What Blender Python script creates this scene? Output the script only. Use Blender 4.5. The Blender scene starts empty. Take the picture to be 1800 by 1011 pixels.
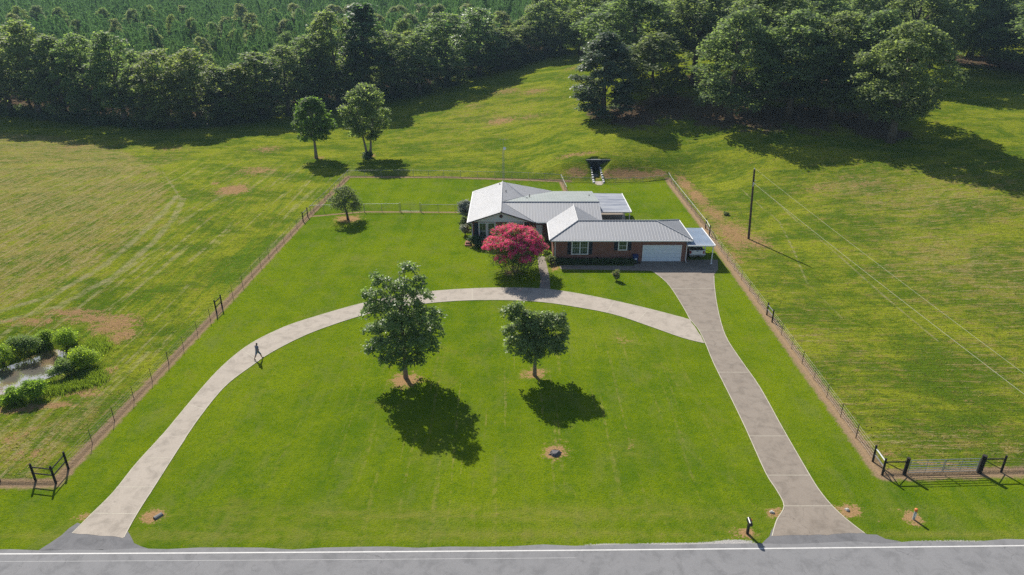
import bpy, math, random
import numpy as np
from mathutils import Vector

# ------------------------------------------------------------------ camera, sky, sun, exposure
S = bpy.context.scene
COL = S.collection
R = math.radians
CAM_H, PITCH, FPX = 33.0, R(24.0), 1200.0        # drone height, downward tilt, focal length (24 mm on 36 mm)
cam_data = bpy.data.cameras.new("drone_camera")
cam_data.lens = 24.0; cam_data.sensor_width = 36.0; cam_data.clip_start = 0.5; cam_data.clip_end = 3000
cam = bpy.data.objects.new("drone_camera", cam_data); COL.objects.link(cam)
cam.location = (0, 0, CAM_H); cam.rotation_euler = (R(90) - PITCH, 0, 0)
S.camera = cam
SUN_EL, SHADOW = R(40.0), (0.43, -0.903)          # shadows fall to the right and towards the camera
world = bpy.data.worlds.new("World"); S.world = world; world.use_nodes = True
wn = world.node_tree; wn.nodes.clear()
sky = wn.nodes.new("ShaderNodeTexSky"); sky.sky_type = 'NISHITA'; sky.sun_disc = False
sky.sun_elevation = SUN_EL; sky.sun_rotation = math.atan2(-SHADOW[0], -SHADOW[1])
bgn = wn.nodes.new("ShaderNodeBackground"); bgn.inputs[1].default_value = 0.080
wo = wn.nodes.new("ShaderNodeOutputWorld")
wn.links.new(sky.outputs[0], bgn.inputs[0]); wn.links.new(bgn.outputs[0], wo.inputs[0])
sd = bpy.data.lights.new("sun", 'SUN'); sd.energy = 4.9; sd.angle = R(0.5); sd.color = (1.0, 0.945, 0.85)
sun = bpy.data.objects.new("sun", sd); COL.objects.link(sun)
sun_dir = Vector((SHADOW[0] * math.cos(SUN_EL), SHADOW[1] * math.cos(SUN_EL), -math.sin(SUN_EL)))
sun.rotation_euler = sun_dir.to_track_quat('-Z', 'Y').to_euler(); sun.location = (-40, 90, 80)
S.view_settings.view_transform = 'Standard'; S.view_settings.look = 'None'
S.view_settings.exposure = 0.70; S.view_settings.gamma = 1.0
S.render.engine = 'CYCLES'
S.cycles.max_bounces = 6; S.cycles.diffuse_bounces = 3; S.cycles.glossy_bounces = 2
S.cycles.transmission_bounces = 3; S.cycles.transparent_max_bounces = 6
S.cycles.use_denoising = False

rng = np.random.default_rng(7)
random.seed(7)

# ------------------------------------------------------------------ small helpers
def smooth(a, b, x):
    t = np.clip((x - a) / (b - a), 0, 1); return t * t * (3 - 2 * t)

def seg_dist(px, py, pts, closed=False):
    d = np.full(np.shape(px), 1e9); n = len(pts)
    for i in range(n if closed else n - 1):
        ax, ay = pts[i][:2]; bx, by = pts[(i + 1) % n][:2]
        vx, vy = bx - ax, by - ay; L = vx * vx + vy * vy + 1e-12
        t = np.clip(((px - ax) * vx + (py - ay) * vy) / L, 0, 1)
        d = np.minimum(d, (px - ax - t * vx) ** 2 + (py - ay - t * vy) ** 2)
    return np.sqrt(d)

def poly_sdf(px, py, pts):
    """signed distance, positive inside"""
    d = seg_dist(px, py, pts, True); inside = np.zeros(np.shape(px), bool); n = len(pts)
    for i in range(n):
        ax, ay = pts[i][:2]; bx, by = pts[(i + 1) % n][:2]
        c = ((ay > py) != (by > py)) & (px < (bx - ax) * (py - ay) / (by - ay + 1e-12) + ax)
        inside ^= c
    return np.where(inside, d, -d)

def ray(px, py):
    u = (px - 900.0) / FPX; v = (505.5 - py) / FPX
    return np.array([u, math.cos(PITCH) + v * math.sin(PITCH), -math.sin(PITCH) + v * math.cos(PITCH)])

def on_plane(px, py, z=0.0):
    d = ray(px, py); t = (z - CAM_H) / d[2]; return (d[0] * t, d[1] * t)

def zc_of(y, z): return y * math.cos(PITCH) + (CAM_H - z) * math.sin(PITCH)
def z_at(y, py): return CAM_H + y * math.tan(-PITCH + math.atan((505.5 - py) / FPX))

# ------------------------------------------------------------------ the lie of the land (metres)
CTRL = np.array([
 (-31,33,0),(31,33,0),(0,60,0),(-32,90,0),(30,90,0),(-31,127,.2),(29,122,.6),(0,120,0),(0,20,0),(-90,25,0),(90,25,.3),
 (-60,40,-.2),(-48,56,-.3),(-80,62,.3),(-62,75,.4),(-110,100,1),(-95,135,.3),(-130,168,.5),(-60,170,.3),(-31,142,.2),
 (-20,160,1),(-30,200,2.6),(0,170,3.2),(15,235,10),(-70,230,3.5),(-120,230,3.5),(-60,300,9),(-150,300,9),(0,330,19),(-100,380,17),(-200,380,17),(-260,250,6),
 (-250,480,26),(0,480,32),(20,152,5.6),(6,140,1.6),(12,200,8),(33,91,.2),(47,128,4.6),(70,127,6),(79,106,5.0),(55,100,1.6),(46,72,.2),(62,48,.2),(95,60,1.2),(110,100,5),
 (100,140,9),(45,152,7.5),(120,178,12.5),(60,200,13),(60,300,22),(160,250,22),(160,130,9),(200,380,33),(60,420,33),(300,200,16),(-300,100,2),(250,40,2),(-250,-60,0),(250,-60,0),(0,-80,0)], float)
def _phi(r2): return 0.5 * r2 * np.log(r2 + 1e-9)
_n = len(CTRL); _d2 = ((CTRL[:, None, :2] - CTRL[None, :, :2]) ** 2).sum(-1)
_A = np.zeros((_n + 3, _n + 3)); _A[:_n, :_n] = _phi(_d2) + np.eye(_n) * 60.0
_A[:_n, _n] = 1; _A[:_n, _n + 1:] = CTRL[:, :2]; _A[_n:, :_n] = _A[:_n, _n:].T
_W = np.linalg.solve(_A, np.concatenate([CTRL[:, 2], np.zeros(3)]))

POND_Z = -1.05
POND = [on_plane(*p, POND_Z) for p in [(30,640),(62,626),(92,619),(113,627),(112,652),(84,662),(52,674),(22,690),(-20,704),(-90,716),(-150,712),(-140,668),(-60,660),(-10,655)]]
SH_X, SH_Y = 15.7, 127.0                                                # storm shelter door

def land(x, y):
    x = np.asarray(x, float); y = np.asarray(y, float)
    z = _W[_n] + _W[_n + 1] * x + _W[_n + 2] * y
    for i in range(_n):
        z = z + _W[i] * _phi((x - CTRL[i, 0]) ** 2 + (y - CTRL[i, 1]) ** 2)
    z = np.where((np.abs(x) > 320) | (y > 520), np.clip(z, -2, 45), z)
    dx = np.maximum(np.abs(x + 1.0) - 32.0, 0); dy = np.maximum(y - 119.0, 0)
    d = np.minimum(np.hypot(dx, dy), np.maximum(y - 38.0, 0) + 0 * x)
    z = z * smooth(0, 13, d)
    z = z + 0.10 * np.sin(x * .31 + 1.3) * np.sin(y * .23 + .7) * smooth(2, 20, d) + 0.25 * np.sin(x * .09 + y * .05) * smooth(5, 40, d)
    # the bank over the storm shelter, cut back in front of its wall
    top = 2.55 * np.exp(-(np.abs(x - SH_X - 1.5) / 11.5) ** 3) * smooth(121.3, 127.3, y) * (1 - smooth(130.5, 152, y))
    z = z + top * .97
    dxs = np.abs(x - SH_X); wt = np.clip(1.62 - .24 * (SH_Y - y), .25, 1.62)
    cut = np.where(dxs < .80, 0.08, wt + .02 + np.maximum(dxs - 1.0, 0) * np.where(x > SH_X, .62, 1.5)) + np.where(dxs < .8, smooth(SH_Y + .8, SH_Y + 1.3, y), smooth(SH_Y, SH_Y + .4, y)) * 50
    z = np.where((dxs < 5) & (y > 116.5) & (y < SH_Y + 1.4), np.minimum(z, np.maximum(cut, np.where(dxs < .8, -9, .25))), z)
    # the pond's hollow
    s = poly_sdf(x, y, POND) if np.size(x) < 400 or True else 0
    z = z + (POND_Z - 0.55 - z) * smooth(-2.6, 1.0, s)
    return z

def land1(x, y): return float(land(np.array([x]), np.array([y]))[0])

def at(px, py):
    """the point of the ground seen at a pixel of the photograph"""
    d = ray(px, py); t = np.linspace(25, 600, 700)
    g = CAM_H + d[2] * t - land(d[0] * t, d[1] * t)
    i = int(np.argmax(g < 0))
    if g[i] >= 0: i = len(t) - 1
    lo, hi = t[max(i - 1, 0)], t[i]
    ts = np.linspace(lo, hi, 60); g = CAM_H + d[2] * ts - land(d[0] * ts, d[1] * ts)
    j = int(np.argmax(g < 0)); tt = ts[j]
    return Vector((d[0] * tt, d[1] * tt, land1(d[0] * tt, d[1] * tt)))

# ------------------------------------------------------------------ mesh building
def quads_mesh(name, V, F, mat, face_attr=None, smooth_shade=False):
    V = np.ascontiguousarray(V, np.float32); F = np.ascontiguousarray(F, np.int32); k = F.shape[1]
    me = bpy.data.meshes.new(name)
    me.vertices.add(len(V)); me.vertices.foreach_set("co", V.ravel())
    me.loops.add(F.size); me.loops.foreach_set("vertex_index", F.ravel())
    me.polygons.add(len(F)); me.polygons.foreach_set("loop_start", np.arange(0, F.size, k, dtype=np.int32))
    if smooth_shade: me.polygons.foreach_set("use_smooth", np.ones(len(F), bool))
    if face_attr is not None:
        for nm, a in face_attr.items():
            at_ = me.attributes.new(nm, 'FLOAT', 'FACE'); at_.data.foreach_set("value", np.asarray(a, np.float32))
    for m in (mat if isinstance(mat, (list, tuple)) else [mat]): me.materials.append(m)
    me.update(); me.validate()
    return me

class MB:
    """collects shapes; build() links them as one mesh object"""
    def __init__(s): s.v = []; s.f = []; s.m = []
    def add(s, vs, fs, mi=0):
        o = len(s.v); s.v += [tuple(map(float, v)) for v in vs]
        for f in fs: s.f.append([i + o for i in f]); s.m.append(mi)
        return s
    def box(s, c, d, mi=0, rz=0.0, taper=1.0):
        cx, cy, cz = c; x, y, z = d[0] / 2, d[1] / 2, d[2] / 2; ca, sa = math.cos(rz), math.sin(rz); vs = []
        for sz in (-1, 1):
            k = 1 if sz < 0 else taper
            for sx, sy in ((-1, -1), (1, -1), (1, 1), (-1, 1)):
                a, b = sx * x * k, sy * y * k; vs.append((cx + a * ca - b * sa, cy + a * sa + b * ca, cz + sz * z))
        return s.add(vs, [(3, 2, 1, 0), (4, 5, 6, 7), (0, 1, 5, 4), (1, 2, 6, 5), (2, 3, 7, 6), (3, 0, 4, 7)], mi)
    def span(s, a, b, mi=0):
        return s.box([(a[i] + b[i]) / 2 for i in range(3)], [abs(b[i] - a[i]) for i in range(3)], mi)
    def tube(s, pts, rad, n=6, mi=0, cap=True):
        pts = [Vector(p) for p in pts]; k = len(pts)
        if not isinstance(rad, (list, tuple)): rad = [rad] * k
        rings = []
        for i, p in enumerate(pts):
            t = (pts[min(i + 1, k - 1)] - pts[max(i - 1, 0)])
            t = t.normalized() if t.length > 1e-9 else Vector((0, 0, 1))
            a = t.cross(Vector((0, 0, 1))) if abs(t.z) < .9 else t.cross(Vector((1, 0, 0)))
            a.normalize(); b = t.cross(a)
            rings.append([p + (a * math.cos(2 * math.pi * j / n) + b * math.sin(2 * math.pi * j / n)) * rad[i] for j in range(n)])
        fs = []
        for i in range(k - 1):
            for j in range(n): fs.append((i * n + j, i * n + (j + 1) % n, (i + 1) * n + (j + 1) % n, (i + 1) * n + j))
        if cap: fs += [tuple(range(n))[::-1], tuple(range((k - 1) * n, k * n))]
        return s.add([q for r in rings for q in r], fs, mi)
    def prism(s, outline, a, b, axis='x', mi=0):
        """outline of 2-D points extruded from a to b along an axis"""
        n = len(outline)
        def P(p, q): return {'x': (q, p[0], p[1]), 'y': (p[0], q, p[1]), 'z': (p[0], p[1], q)}[axis]
        vs = [P(p, a) for p in outline] + [P(p, b) for p in outline]
        fs = [tuple(range(n))[::-1], tuple(range(n, 2 * n))] + [(i, (i + 1) % n, (i + 1) % n + n, i + n) for i in range(n)]
        return s.add(vs, fs, mi)
    def slab(s, poly, th, mi=0):
        """a flat polygon given thickness downwards"""
        n = len(poly); vs = [tuple(p) for p in poly] + [(p[0], p[1], p[2] - th) for p in poly]
        return s.add(vs, [tuple(range(n)), tuple(range(n, 2 * n))[::-1]] + [(i, i + n, (i + 1) % n + n, (i + 1) % n) for i in range(n)], mi)
    def build(s, name, mats, parent=None, loc=None, smooth_shade=False, bevel=0.0):
        me = bpy.data.meshes.new(name); me.from_pydata(s.v, [], s.f)
        for m in (mats if isinstance(mats, (list, tuple)) else [mats]): me.materials.append(m)
        me.polygons.foreach_set("material_index", s.m)
        if smooth_shade: me.polygons.foreach_set("use_smooth", [True] * len(s.f))
        me.update()
        o = link(name, me, parent, loc)
        if bevel:
            b = o.modifiers.new("bevel", 'BEVEL'); b.width = bevel; b.segments = 2; b.limit_method = 'ANGLE'; b.angle_limit = R(40)
        return o

def link(name, data, parent=None, loc=None):
    o = bpy.data.objects.new(name, data); COL.objects.link(o)
    if parent is not None: o.parent = parent
    if loc is not None: o.location = loc
    return o
def tag(o, label=None, cat=None, group=None, kind=None):
    for k, v in (("label", label), ("category", cat), ("group", group), ("kind", kind)):
        if v: o[k] = v
    return o
def thing(name, loc, label, cat, group=None, rz=0.0):
    o = link(name, None, None, loc); o.rotation_euler = (0, 0, rz); o.empty_display_size = .3
    return tag(o, label, cat, group)
def copy_thing(root, loc, rz, sc, label, group=None):
    r = root.copy(); COL.objects.link(r); r.location = loc; r.rotation_euler = (0, 0, rz); r.scale = sc
    r["label"] = label
    if group: r["group"] = group
    for ch in root.children:
        c = ch.copy(); COL.objects.link(c); c.parent = r
        for g in ch.children:
            e = g.copy(); COL.objects.link(e); e.parent = c
    return r
ORD = ["first","second","third","fourth","fifth","sixth","seventh","eighth","ninth","tenth","eleventh","twelfth","thirteenth","fourteenth","fifteenth","sixteenth","seventeenth","eighteenth","nineteenth","twentieth",
 "twenty-first","twenty-second","twenty-third","twenty-fourth","twenty-fifth","twenty-sixth","twenty-seventh","twenty-eighth","twenty-ninth","thirtieth"]

# ------------------------------------------------------------------ materials
class NT:
    def __init__(s, name):
        s.mat = bpy.data.materials.new(name); s.mat.use_nodes = True; s.t = s.mat.node_tree; s.t.nodes.clear()
        s.out = s.t.nodes.new("ShaderNodeOutputMaterial")
    def n(s, typ, **kw):
        o = s.t.nodes.new(typ)
        for k, v in kw.items(): setattr(o, k, v)
        return o
    def set(s, sock, v):
        if isinstance(v, bpy.types.NodeSocket): s.t.links.new(v, sock)
        elif v is not None:
            if sock.type == 'RGBA' and len(v) == 3: v = (*v, 1)
            sock.default_value = v
    def math(s, op, a, b=None, c=None, clamp=False):
        o = s.n("ShaderNodeMath", operation=op, use_clamp=clamp)
        for i, v in enumerate((a, b, c)):
            if v is not None: s.set(o.inputs[i], v)
        return o.outputs[0]
    def mix(s, f, a, b, blend='MIX'):
        o = s.n("ShaderNodeMix", data_type='RGBA', blend_type=blend); s.set(o.inputs[0], f); s.set(o.inputs[6], a); s.set(o.inputs[7], b); return o.outputs[2]
    def attr(s, nm): return s.n("ShaderNodeAttribute", attribute_name=nm).outputs["Fac"]
    def coord(s, kind="Object"): return s.n("ShaderNodeTexCoord").outputs[kind]
    def scaled(s, vec, sc, rz=0.0):
        m = s.n("ShaderNodeMapping"); s.set(m.inputs[0], vec); m.inputs["Scale"].default_value = sc; m.inputs["Rotation"].default_value = (0, 0, rz); return m.outputs[0]
    def noise(s, vec, scale, detail=4.0, rough=.55, dist=0.0):
        o = s.n("ShaderNodeTexNoise"); s.set(o.inputs["Vector"], vec); o.inputs["Scale"].default_value = scale
        o.inputs["Detail"].default_value = detail; o.inputs["Roughness"].default_value = rough; o.inputs["Distortion"].default_value = dist
        return o.outputs[0]
    def step(s, x, a, b):
        o = s.n("ShaderNodeMapRange", interpolation_type='SMOOTHSTEP'); s.set(o.inputs[0], x)
        o.inputs[1].default_value = a; o.inputs[2].default_value = b; o.inputs[3].default_value = 0; o.inputs[4].default_value = 1
        return o.outputs[0]
    def bump(s, h, strength=.5, dist=.05):
        o = s.n("ShaderNodeBump"); o.inputs["Strength"].default_value = strength; o.inputs["Distance"].default_value = dist; s.set(o.inputs["Height"], h); return o.outputs[0]
    def pbr(s, color, rough=.7, metal=0.0, spec=.3, normal=None, trans=None, coat=None):
        b = s.n("ShaderNodeBsdfPrincipled"); s.set(b.inputs["Base Color"], color); s.set(b.inputs["Roughness"], rough); s.set(b.inputs["Metallic"], metal)
        s.set(b.inputs["Specular IOR Level"], spec)
        if normal is not None: s.set(b.inputs["Normal"], normal)
        if trans is not None: b.inputs["Transmission Weight"].default_value = trans
        if coat: b.inputs["Coat Weight"].default_value = coat
        return b.outputs[0]
    def done(s, shader):
        s.t.links.new(shader, s.out.inputs[0]); return s.mat

def plain(name, col, rough=.6, metal=0.0, spec=.3, var=.18, scale=3.0, bump=0.0, coat=None):
    """a surface of one colour with slight wear"""
    t = NT(name); n = t.noise(t.coord(), scale, 5, .6)
    c = t.mix(n, tuple(x * (1 - var) for x in col), tuple(min(1, x * (1 + var)) for x in col))
    return t.done(t.pbr(c, rough, metal, spec, t.bump(n, .4, bump) if bump else None, coat=coat))

def leaf_mat(name, c0, c1, trans, rough=.6, spec=.14, tcol=2.0):
    t = NT(name); a = t.attr("tint"); oi = t.n("ShaderNodeObjectInfo").outputs["Random"]
    c = t.mix(a, c0, c1)
    c = t.mix(t.math('MULTIPLY', oi, .32), c, tuple(x * y for x, y in zip(c1, (1.25, .95, .7))))
    p = t.pbr(c, rough, 0, spec)
    tr = t.n("ShaderNodeBsdfTranslucent"); t.set(tr.inputs[0], t.mix(1.0, c, (tcol * 1.1, tcol * 1.15, tcol * .55), 'MULTIPLY'))
    m = t.n("ShaderNodeMixShader"); m.inputs[0].default_value = trans
    t.t.links.new(p, m.inputs[1]); t.t.links.new(tr.outputs[0], m.inputs[2])
    return t.done(m.outputs[0])

M = {}
M['leaf_maple'] = leaf_mat("maple_leaf", (.070, .140, .048), (.205, .270, .130), .5, .42, .34)
M['leaf_oak'] = leaf_mat("oak_leaf", (.060, .112, .044), (.195, .250, .110), .52)
M['leaf_blue'] = leaf_mat("magnolia_leaf", (.038, .078, .052), (.110, .155, .110), .35, .5, .2)
M['leaf_lime'] = leaf_mat("lime_leaf", (.095, .15, .016), (.17, .22, .03), .45)
M['leaf_pine'] = leaf_mat("pine_needle", (.036, .085, .044), (.082, .150, .078), .42, .6, .2)
M['leaf_bush'] = leaf_mat("bush_leaf", (.12, .21, .022), (.26, .36, .045), .5)
M['leaf_dark'] = leaf_mat("shrub_leaf", (.022, .055, .020), (.085, .135, .050), .35)
M['leaf_fruit'] = leaf_mat("fruit_leaf", (.06, .10, .035), (.16, .20, .09), .4)
M['leaf_grey'] = leaf_mat("grey_shrub_leaf", (.13, .16, .13), (.30, .32, .28), .2)
M['leaf_willow'] = leaf_mat('willow_leaf', (.085, .15, .045), (.19, .27, .10), .45)
M['leaf_grove'] = leaf_mat('grove_leaf', (.058, .108, .054), (.180, .232, .124), .5)
M['leaf_round'] = leaf_mat('round_tree_leaf', (.046, .100, .018), (.125, .200, .045), .5)
M['leaf_pale'] = leaf_mat('pale_leaf', (.09, .135, .065), (.24, .28, .17), .45)
M['flower_pink'] = leaf_mat("pink_blossom", (.66, .032, .22), (.92, .15, .44), .42, .6, .15, 1.0)
M['flower_pale'] = leaf_mat("pale_blossom", (.40, .30, .16), (.60, .50, .30), .3, .6, .2, 1.0)
M['bark'] = plain("bark", (.10, .078, .060), .9, var=.45, scale=5, bump=.04)
M['bark_pale'] = plain("pale_bark", (.20, .165, .13), .9, var=.4, scale=4, bump=.04)

# ------------------------------------------------------------------ ground
def axis(parts):
    out = []
    for a, b, s0, s1 in parts:
        n = max(2, int(round((b - a) / ((s0 + s1) / 2)))); t = np.linspace(0, 1, n, endpoint=False)
        g = s0 * t + (s1 - s0) * t * t / 2; out.append(a + (b - a) * g / (s0 + (s1 - s0) / 2))
    return np.concatenate(out + [[parts[-1][1]]])
XS = axis([(-900, -320, 60, 12), (-320, -130, 8, 2.2), (-130, -62, 1.6, .42), (-62, 62, .36, .36), (62, 130, .42, 1.8), (130, 320, 2.2, 8), (320, 900, 12, 60)])
YS = axis([(-300, -40, 40, 6), (-40, 26, 4, .6), (26, 100, .32, .36), (100, 146, .36, .40), (146, 260, .6, 2.2), (260, 560, 2.5, 10), (560, 1400, 15, 60)])
GX, GY = np.meshgrid(XS, YS); gx, gy = GX.ravel(), GY.ravel()
gz = land(gx, gy)

def wpts(pl): return [tuple(at(*p)[:2]) for p in pl]
FL_BRACE = [at(63, 846), at(98.5, 850), at(120.3, 824.5)]
FL_MID = [at(381, 550.7), at(390.7, 541)]
FL_TOP = [at(533, 389), at(541, 381)]
CORNER_L = at(612, 311)
BACK_MID = at(986, 318.5)
CORNER_R = at(1174.5, 315)
FR_TOP = [at(1240, 402), at(1246.5, 415)]
FR_MID = [at(1347.6, 553.8), at(1357, 566.5)]
FR_CORNER = [at(1534, 811.7), at(1550.6, 835.3)]
GATE_P = [at(1589, 834.4), at(1720.8, 831), at(1759.5, 830.3)]
VERGE_L = at(-60, 850); VERGE_L2 = Vector((-75, VERGE_L.y + .5, 0)); VERGE_R2 = Vector((75, GATE_P[2].y + .6, 0))
lawn_poly = [(-75, 20), (75, 20), tuple(VERGE_R2[:2]), tuple(GATE_P[2][:2]), tuple(FR_CORNER[1][:2])] + [tuple(p[:2]) for p in
   (FR_CORNER[0], FR_MID[1], FR_MID[0], FR_TOP[1], FR_TOP[0], CORNER_R)] + wpts([(1130, 320), (1055, 322), (1000, 320)]) + [tuple(BACK_MID[:2])] + \
   wpts([(900, 313.5), (780, 311.5), (700, 310)]) + [tuple(CORNER_L[:2])] + [tuple(p[:2]) for p in (FL_TOP[1], FL_TOP[0], FL_MID[1], FL_MID[0], FL_BRACE[2], FL_BRACE[1], VERGE_L, VERGE_L2)]
A_lawn = poly_sdf(gx, gy, lawn_poly)
strips = [[VERGE_L2, VERGE_L, FL_BRACE[1], FL_BRACE[2], FL_MID[0], FL_TOP[0], FL_TOP[1], CORNER_L, at(780, 311.4), BACK_MID, at(1000, 319)],
          [CORNER_R, FR_TOP[0], FR_TOP[1], FR_MID[0], FR_CORNER[0], FR_CORNER[1], GATE_P[0], GATE_P[1], GATE_P[2], VERGE_R2],
          [FL_TOP[1], at(640, 372.5), at(820, 373.5)], [BACK_MID, at(995, 338)]]
wid = [.75, .85, .42, .6]
A_strip = np.full(len(gx), 9.0)
for st, w in zip(strips, wid): A_strip = np.minimum(A_strip, seg_dist(gx, gy, [p[:2] for p in st]) / w)
tracks = [[(-60, 560), (0, 547), (90, 520), (180, 470), (250, 410), (290, 370), (310, 345)], [(-60, 580), (0, 567), (100, 540), (200, 487), (270, 425), (305, 385), (322, 350)],
          [(285, 300), (305, 330), (318, 350)], [(1650, 600), (1560, 525), (1440, 420), (1340, 330)], [(1480, 560), (1420, 500), (1395, 440), (1370, 390), (1300, 330)]]
A_track = np.full(len(gx), 9.0)
for k, tr in enumerate(tracks): A_track = np.minimum(A_track, seg_dist(gx, gy, wpts(tr)) / (.55 if k < 2 else .22 if k == 2 else .16))

def blobs(lst):
    """soft elliptical patches given where they lie in the photograph: px, py, half-width px, half-height px, strength"""
    a = np.zeros(len(gx))
    for px, py, hw, hh, s in lst:
        c = at(px, py); zc = zc_of(c.y, c.z); rx = hw * zc / FPX
        dy = (at(px, py - hh).y - at(px, py + hh).y) / 2
        e = ((gx - c.x) / rx) ** 2 + ((gy - c.y) / max(dy, .2)) ** 2
        a = np.maximum(a, s * np.exp(-e * .9))
    return a
A_dirt = blobs([(713,668,28,14,1),(940,657,22,11,.9),(975,795,23,15,1),(270,907,20,15,1),(1360,901,16,10,1),(1489,898,27,13,1),(1605,912,18,14,1),(1312,938,20,10,1),(148,908,16,9,.8),
  (612,385,26,8,.9),(410,334,28,10,1.1),(378,322,10,4,.7),(205,570,42,20,.95),(170,560,60,12,.8),(130,550,60,9,.8),(215,590,28,14,.9),(60,565,60,10,.7),(150,690,40,10,.7),(90,712,60,7,.8),(20,722,50,7,.8),(185,655,22,14,.7),
  (1290,412,40,30,.80),(1330,425,26,16,.75),(1255,375,22,18,.75),(1225,345,18,20,.85),(1205,325,16,16,.85),(1290,452,20,18,.6),(1015,271,48,5,.62),(1105,306,64,10,.95),(1012,304,24,11,.8),(1160,305,18,8,.8),(1560,800,30,10,.5),(1640,815,70,6,.5),
  (880,213,30,8,.75),(940,160,34,7,.6),(890,160,34,6,.6),(1010,120,30,5,.5),(935,205,40,6,.5),(830,185,20,5,.5),(450,300,40,9,.65),(470,262,34,7,.6),(300,262,40,6,.5),(130,258,50,8,.5),(1445,330,40,10,.5),(560,277,12,3,.7),(650,274,16,4,.7),(1095,597,22,10,.45),(1110,785,14,10,.4),(975,470,12,8,.8),(1100,472,60,3,.3),(1025,476,50,2,.3),
  (830,430,12,7,.6),(20,770,40,20,.5),(60,800,50,16,.5),(1500,205,60,8,.6),(1700,705,10,6,.5),(1515,325,30,8,.5),(1490,312,24,6,.45)])
A_duff = blobs([(1110,200,60,28,1),(1180,185,60,30,1),(1250,200,60,30,1),(1330,205,70,30,1),(1420,205,70,32,1),(1510,215,60,30,1),(1560,235,50,16,.9),(1045,195,22,20,.8),(1480,150,90,40,.9),(1350,150,90,40,.8),(1230,140,30,16,.8),
  (1690,105,50,14,.9),(1760,110,60,20,.9),(900,480,40,12,.6),(905,470,34,10,.5)])
A_duff = np.maximum(A_duff, smooth(-3, 14, poly_sdf(gx, gy, wpts([(-200,185),(0,203),(120,213),(210,224),(310,228),(420,215),(520,200),(620,188),(700,174),(760,162),(850,128),(940,108),(985,92)]) + [(30, 300), (200, 600), (-330, 600), (-300, 150)])))
A_straw = blobs([(60,300,150,60,.85),(150,380,140,70,.8),(60,450,140,60,.8),(230,300,80,40,.7),(1640,345,200,60,.75),(1520,330,120,30,.8),(1700,470,170,110,.8),(1450,600,90,90,.45),(1480,700,60,80,.4),(1650,780,200,30,.75),(1750,640,100,80,.5),(1540,330,80,25,.5),
  (40,780,120,50,.95),(150,730,60,40,.7),(420,320,80,40,.35),(860,200,130,40,.45),(800,240,120,30,.3),(1270,400,60,60,.7)])
A_straw = np.maximum(A_straw, .92 * smooth(-1.5, 1.5, poly_sdf(gx, gy, wpts([(-200,215),(0,232),(110,238),(230,268),(283,298),(300,340),(272,388),(190,455),(95,508),(0,543),(-200,585)]))))
A_dry = blobs([(900,905,600,16,.75),(400,940,400,14,.7),(1560,905,220,10,.3),(640,460,60,12,.35),(1000,590,120,20,.25),(1110,790,40,18,.4),(1110,610,40,20,.4),(1000,940,500,8,.9),(1700,940,200,8,.8),(60,945,90,8,.9)])
A_mow = blobs([(900,730,330,170,1),(1090,620,90,60,.7)])
A_grav = blobs([(1200,958,120,4,1),(1290,955,50,6,1),(1080,960,70,3,.9),(1680,952,140,3,.6)])
me = quads_mesh("ground", np.stack([gx, gy, gz], 1), (lambda a: np.stack([a[:-1, :-1].ravel(), a[:-1, 1:].ravel(), a[1:, 1:].ravel(), a[1:, :-1].ravel()], 1))(np.arange(len(gx)).reshape(GX.shape)), [], smooth_shade=True)
for nm, a in (("lawn", A_lawn), ("strip", A_strip), ("track", A_track), ("dirt", A_dirt), ("duff", A_duff), ("straw", A_straw), ("dry", A_dry), ("mow", A_mow), ("grav", A_grav)):
    k = me.attributes.new(nm, 'FLOAT', 'POINT'); k.data.foreach_set("value", a.astype(np.float32))

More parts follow.
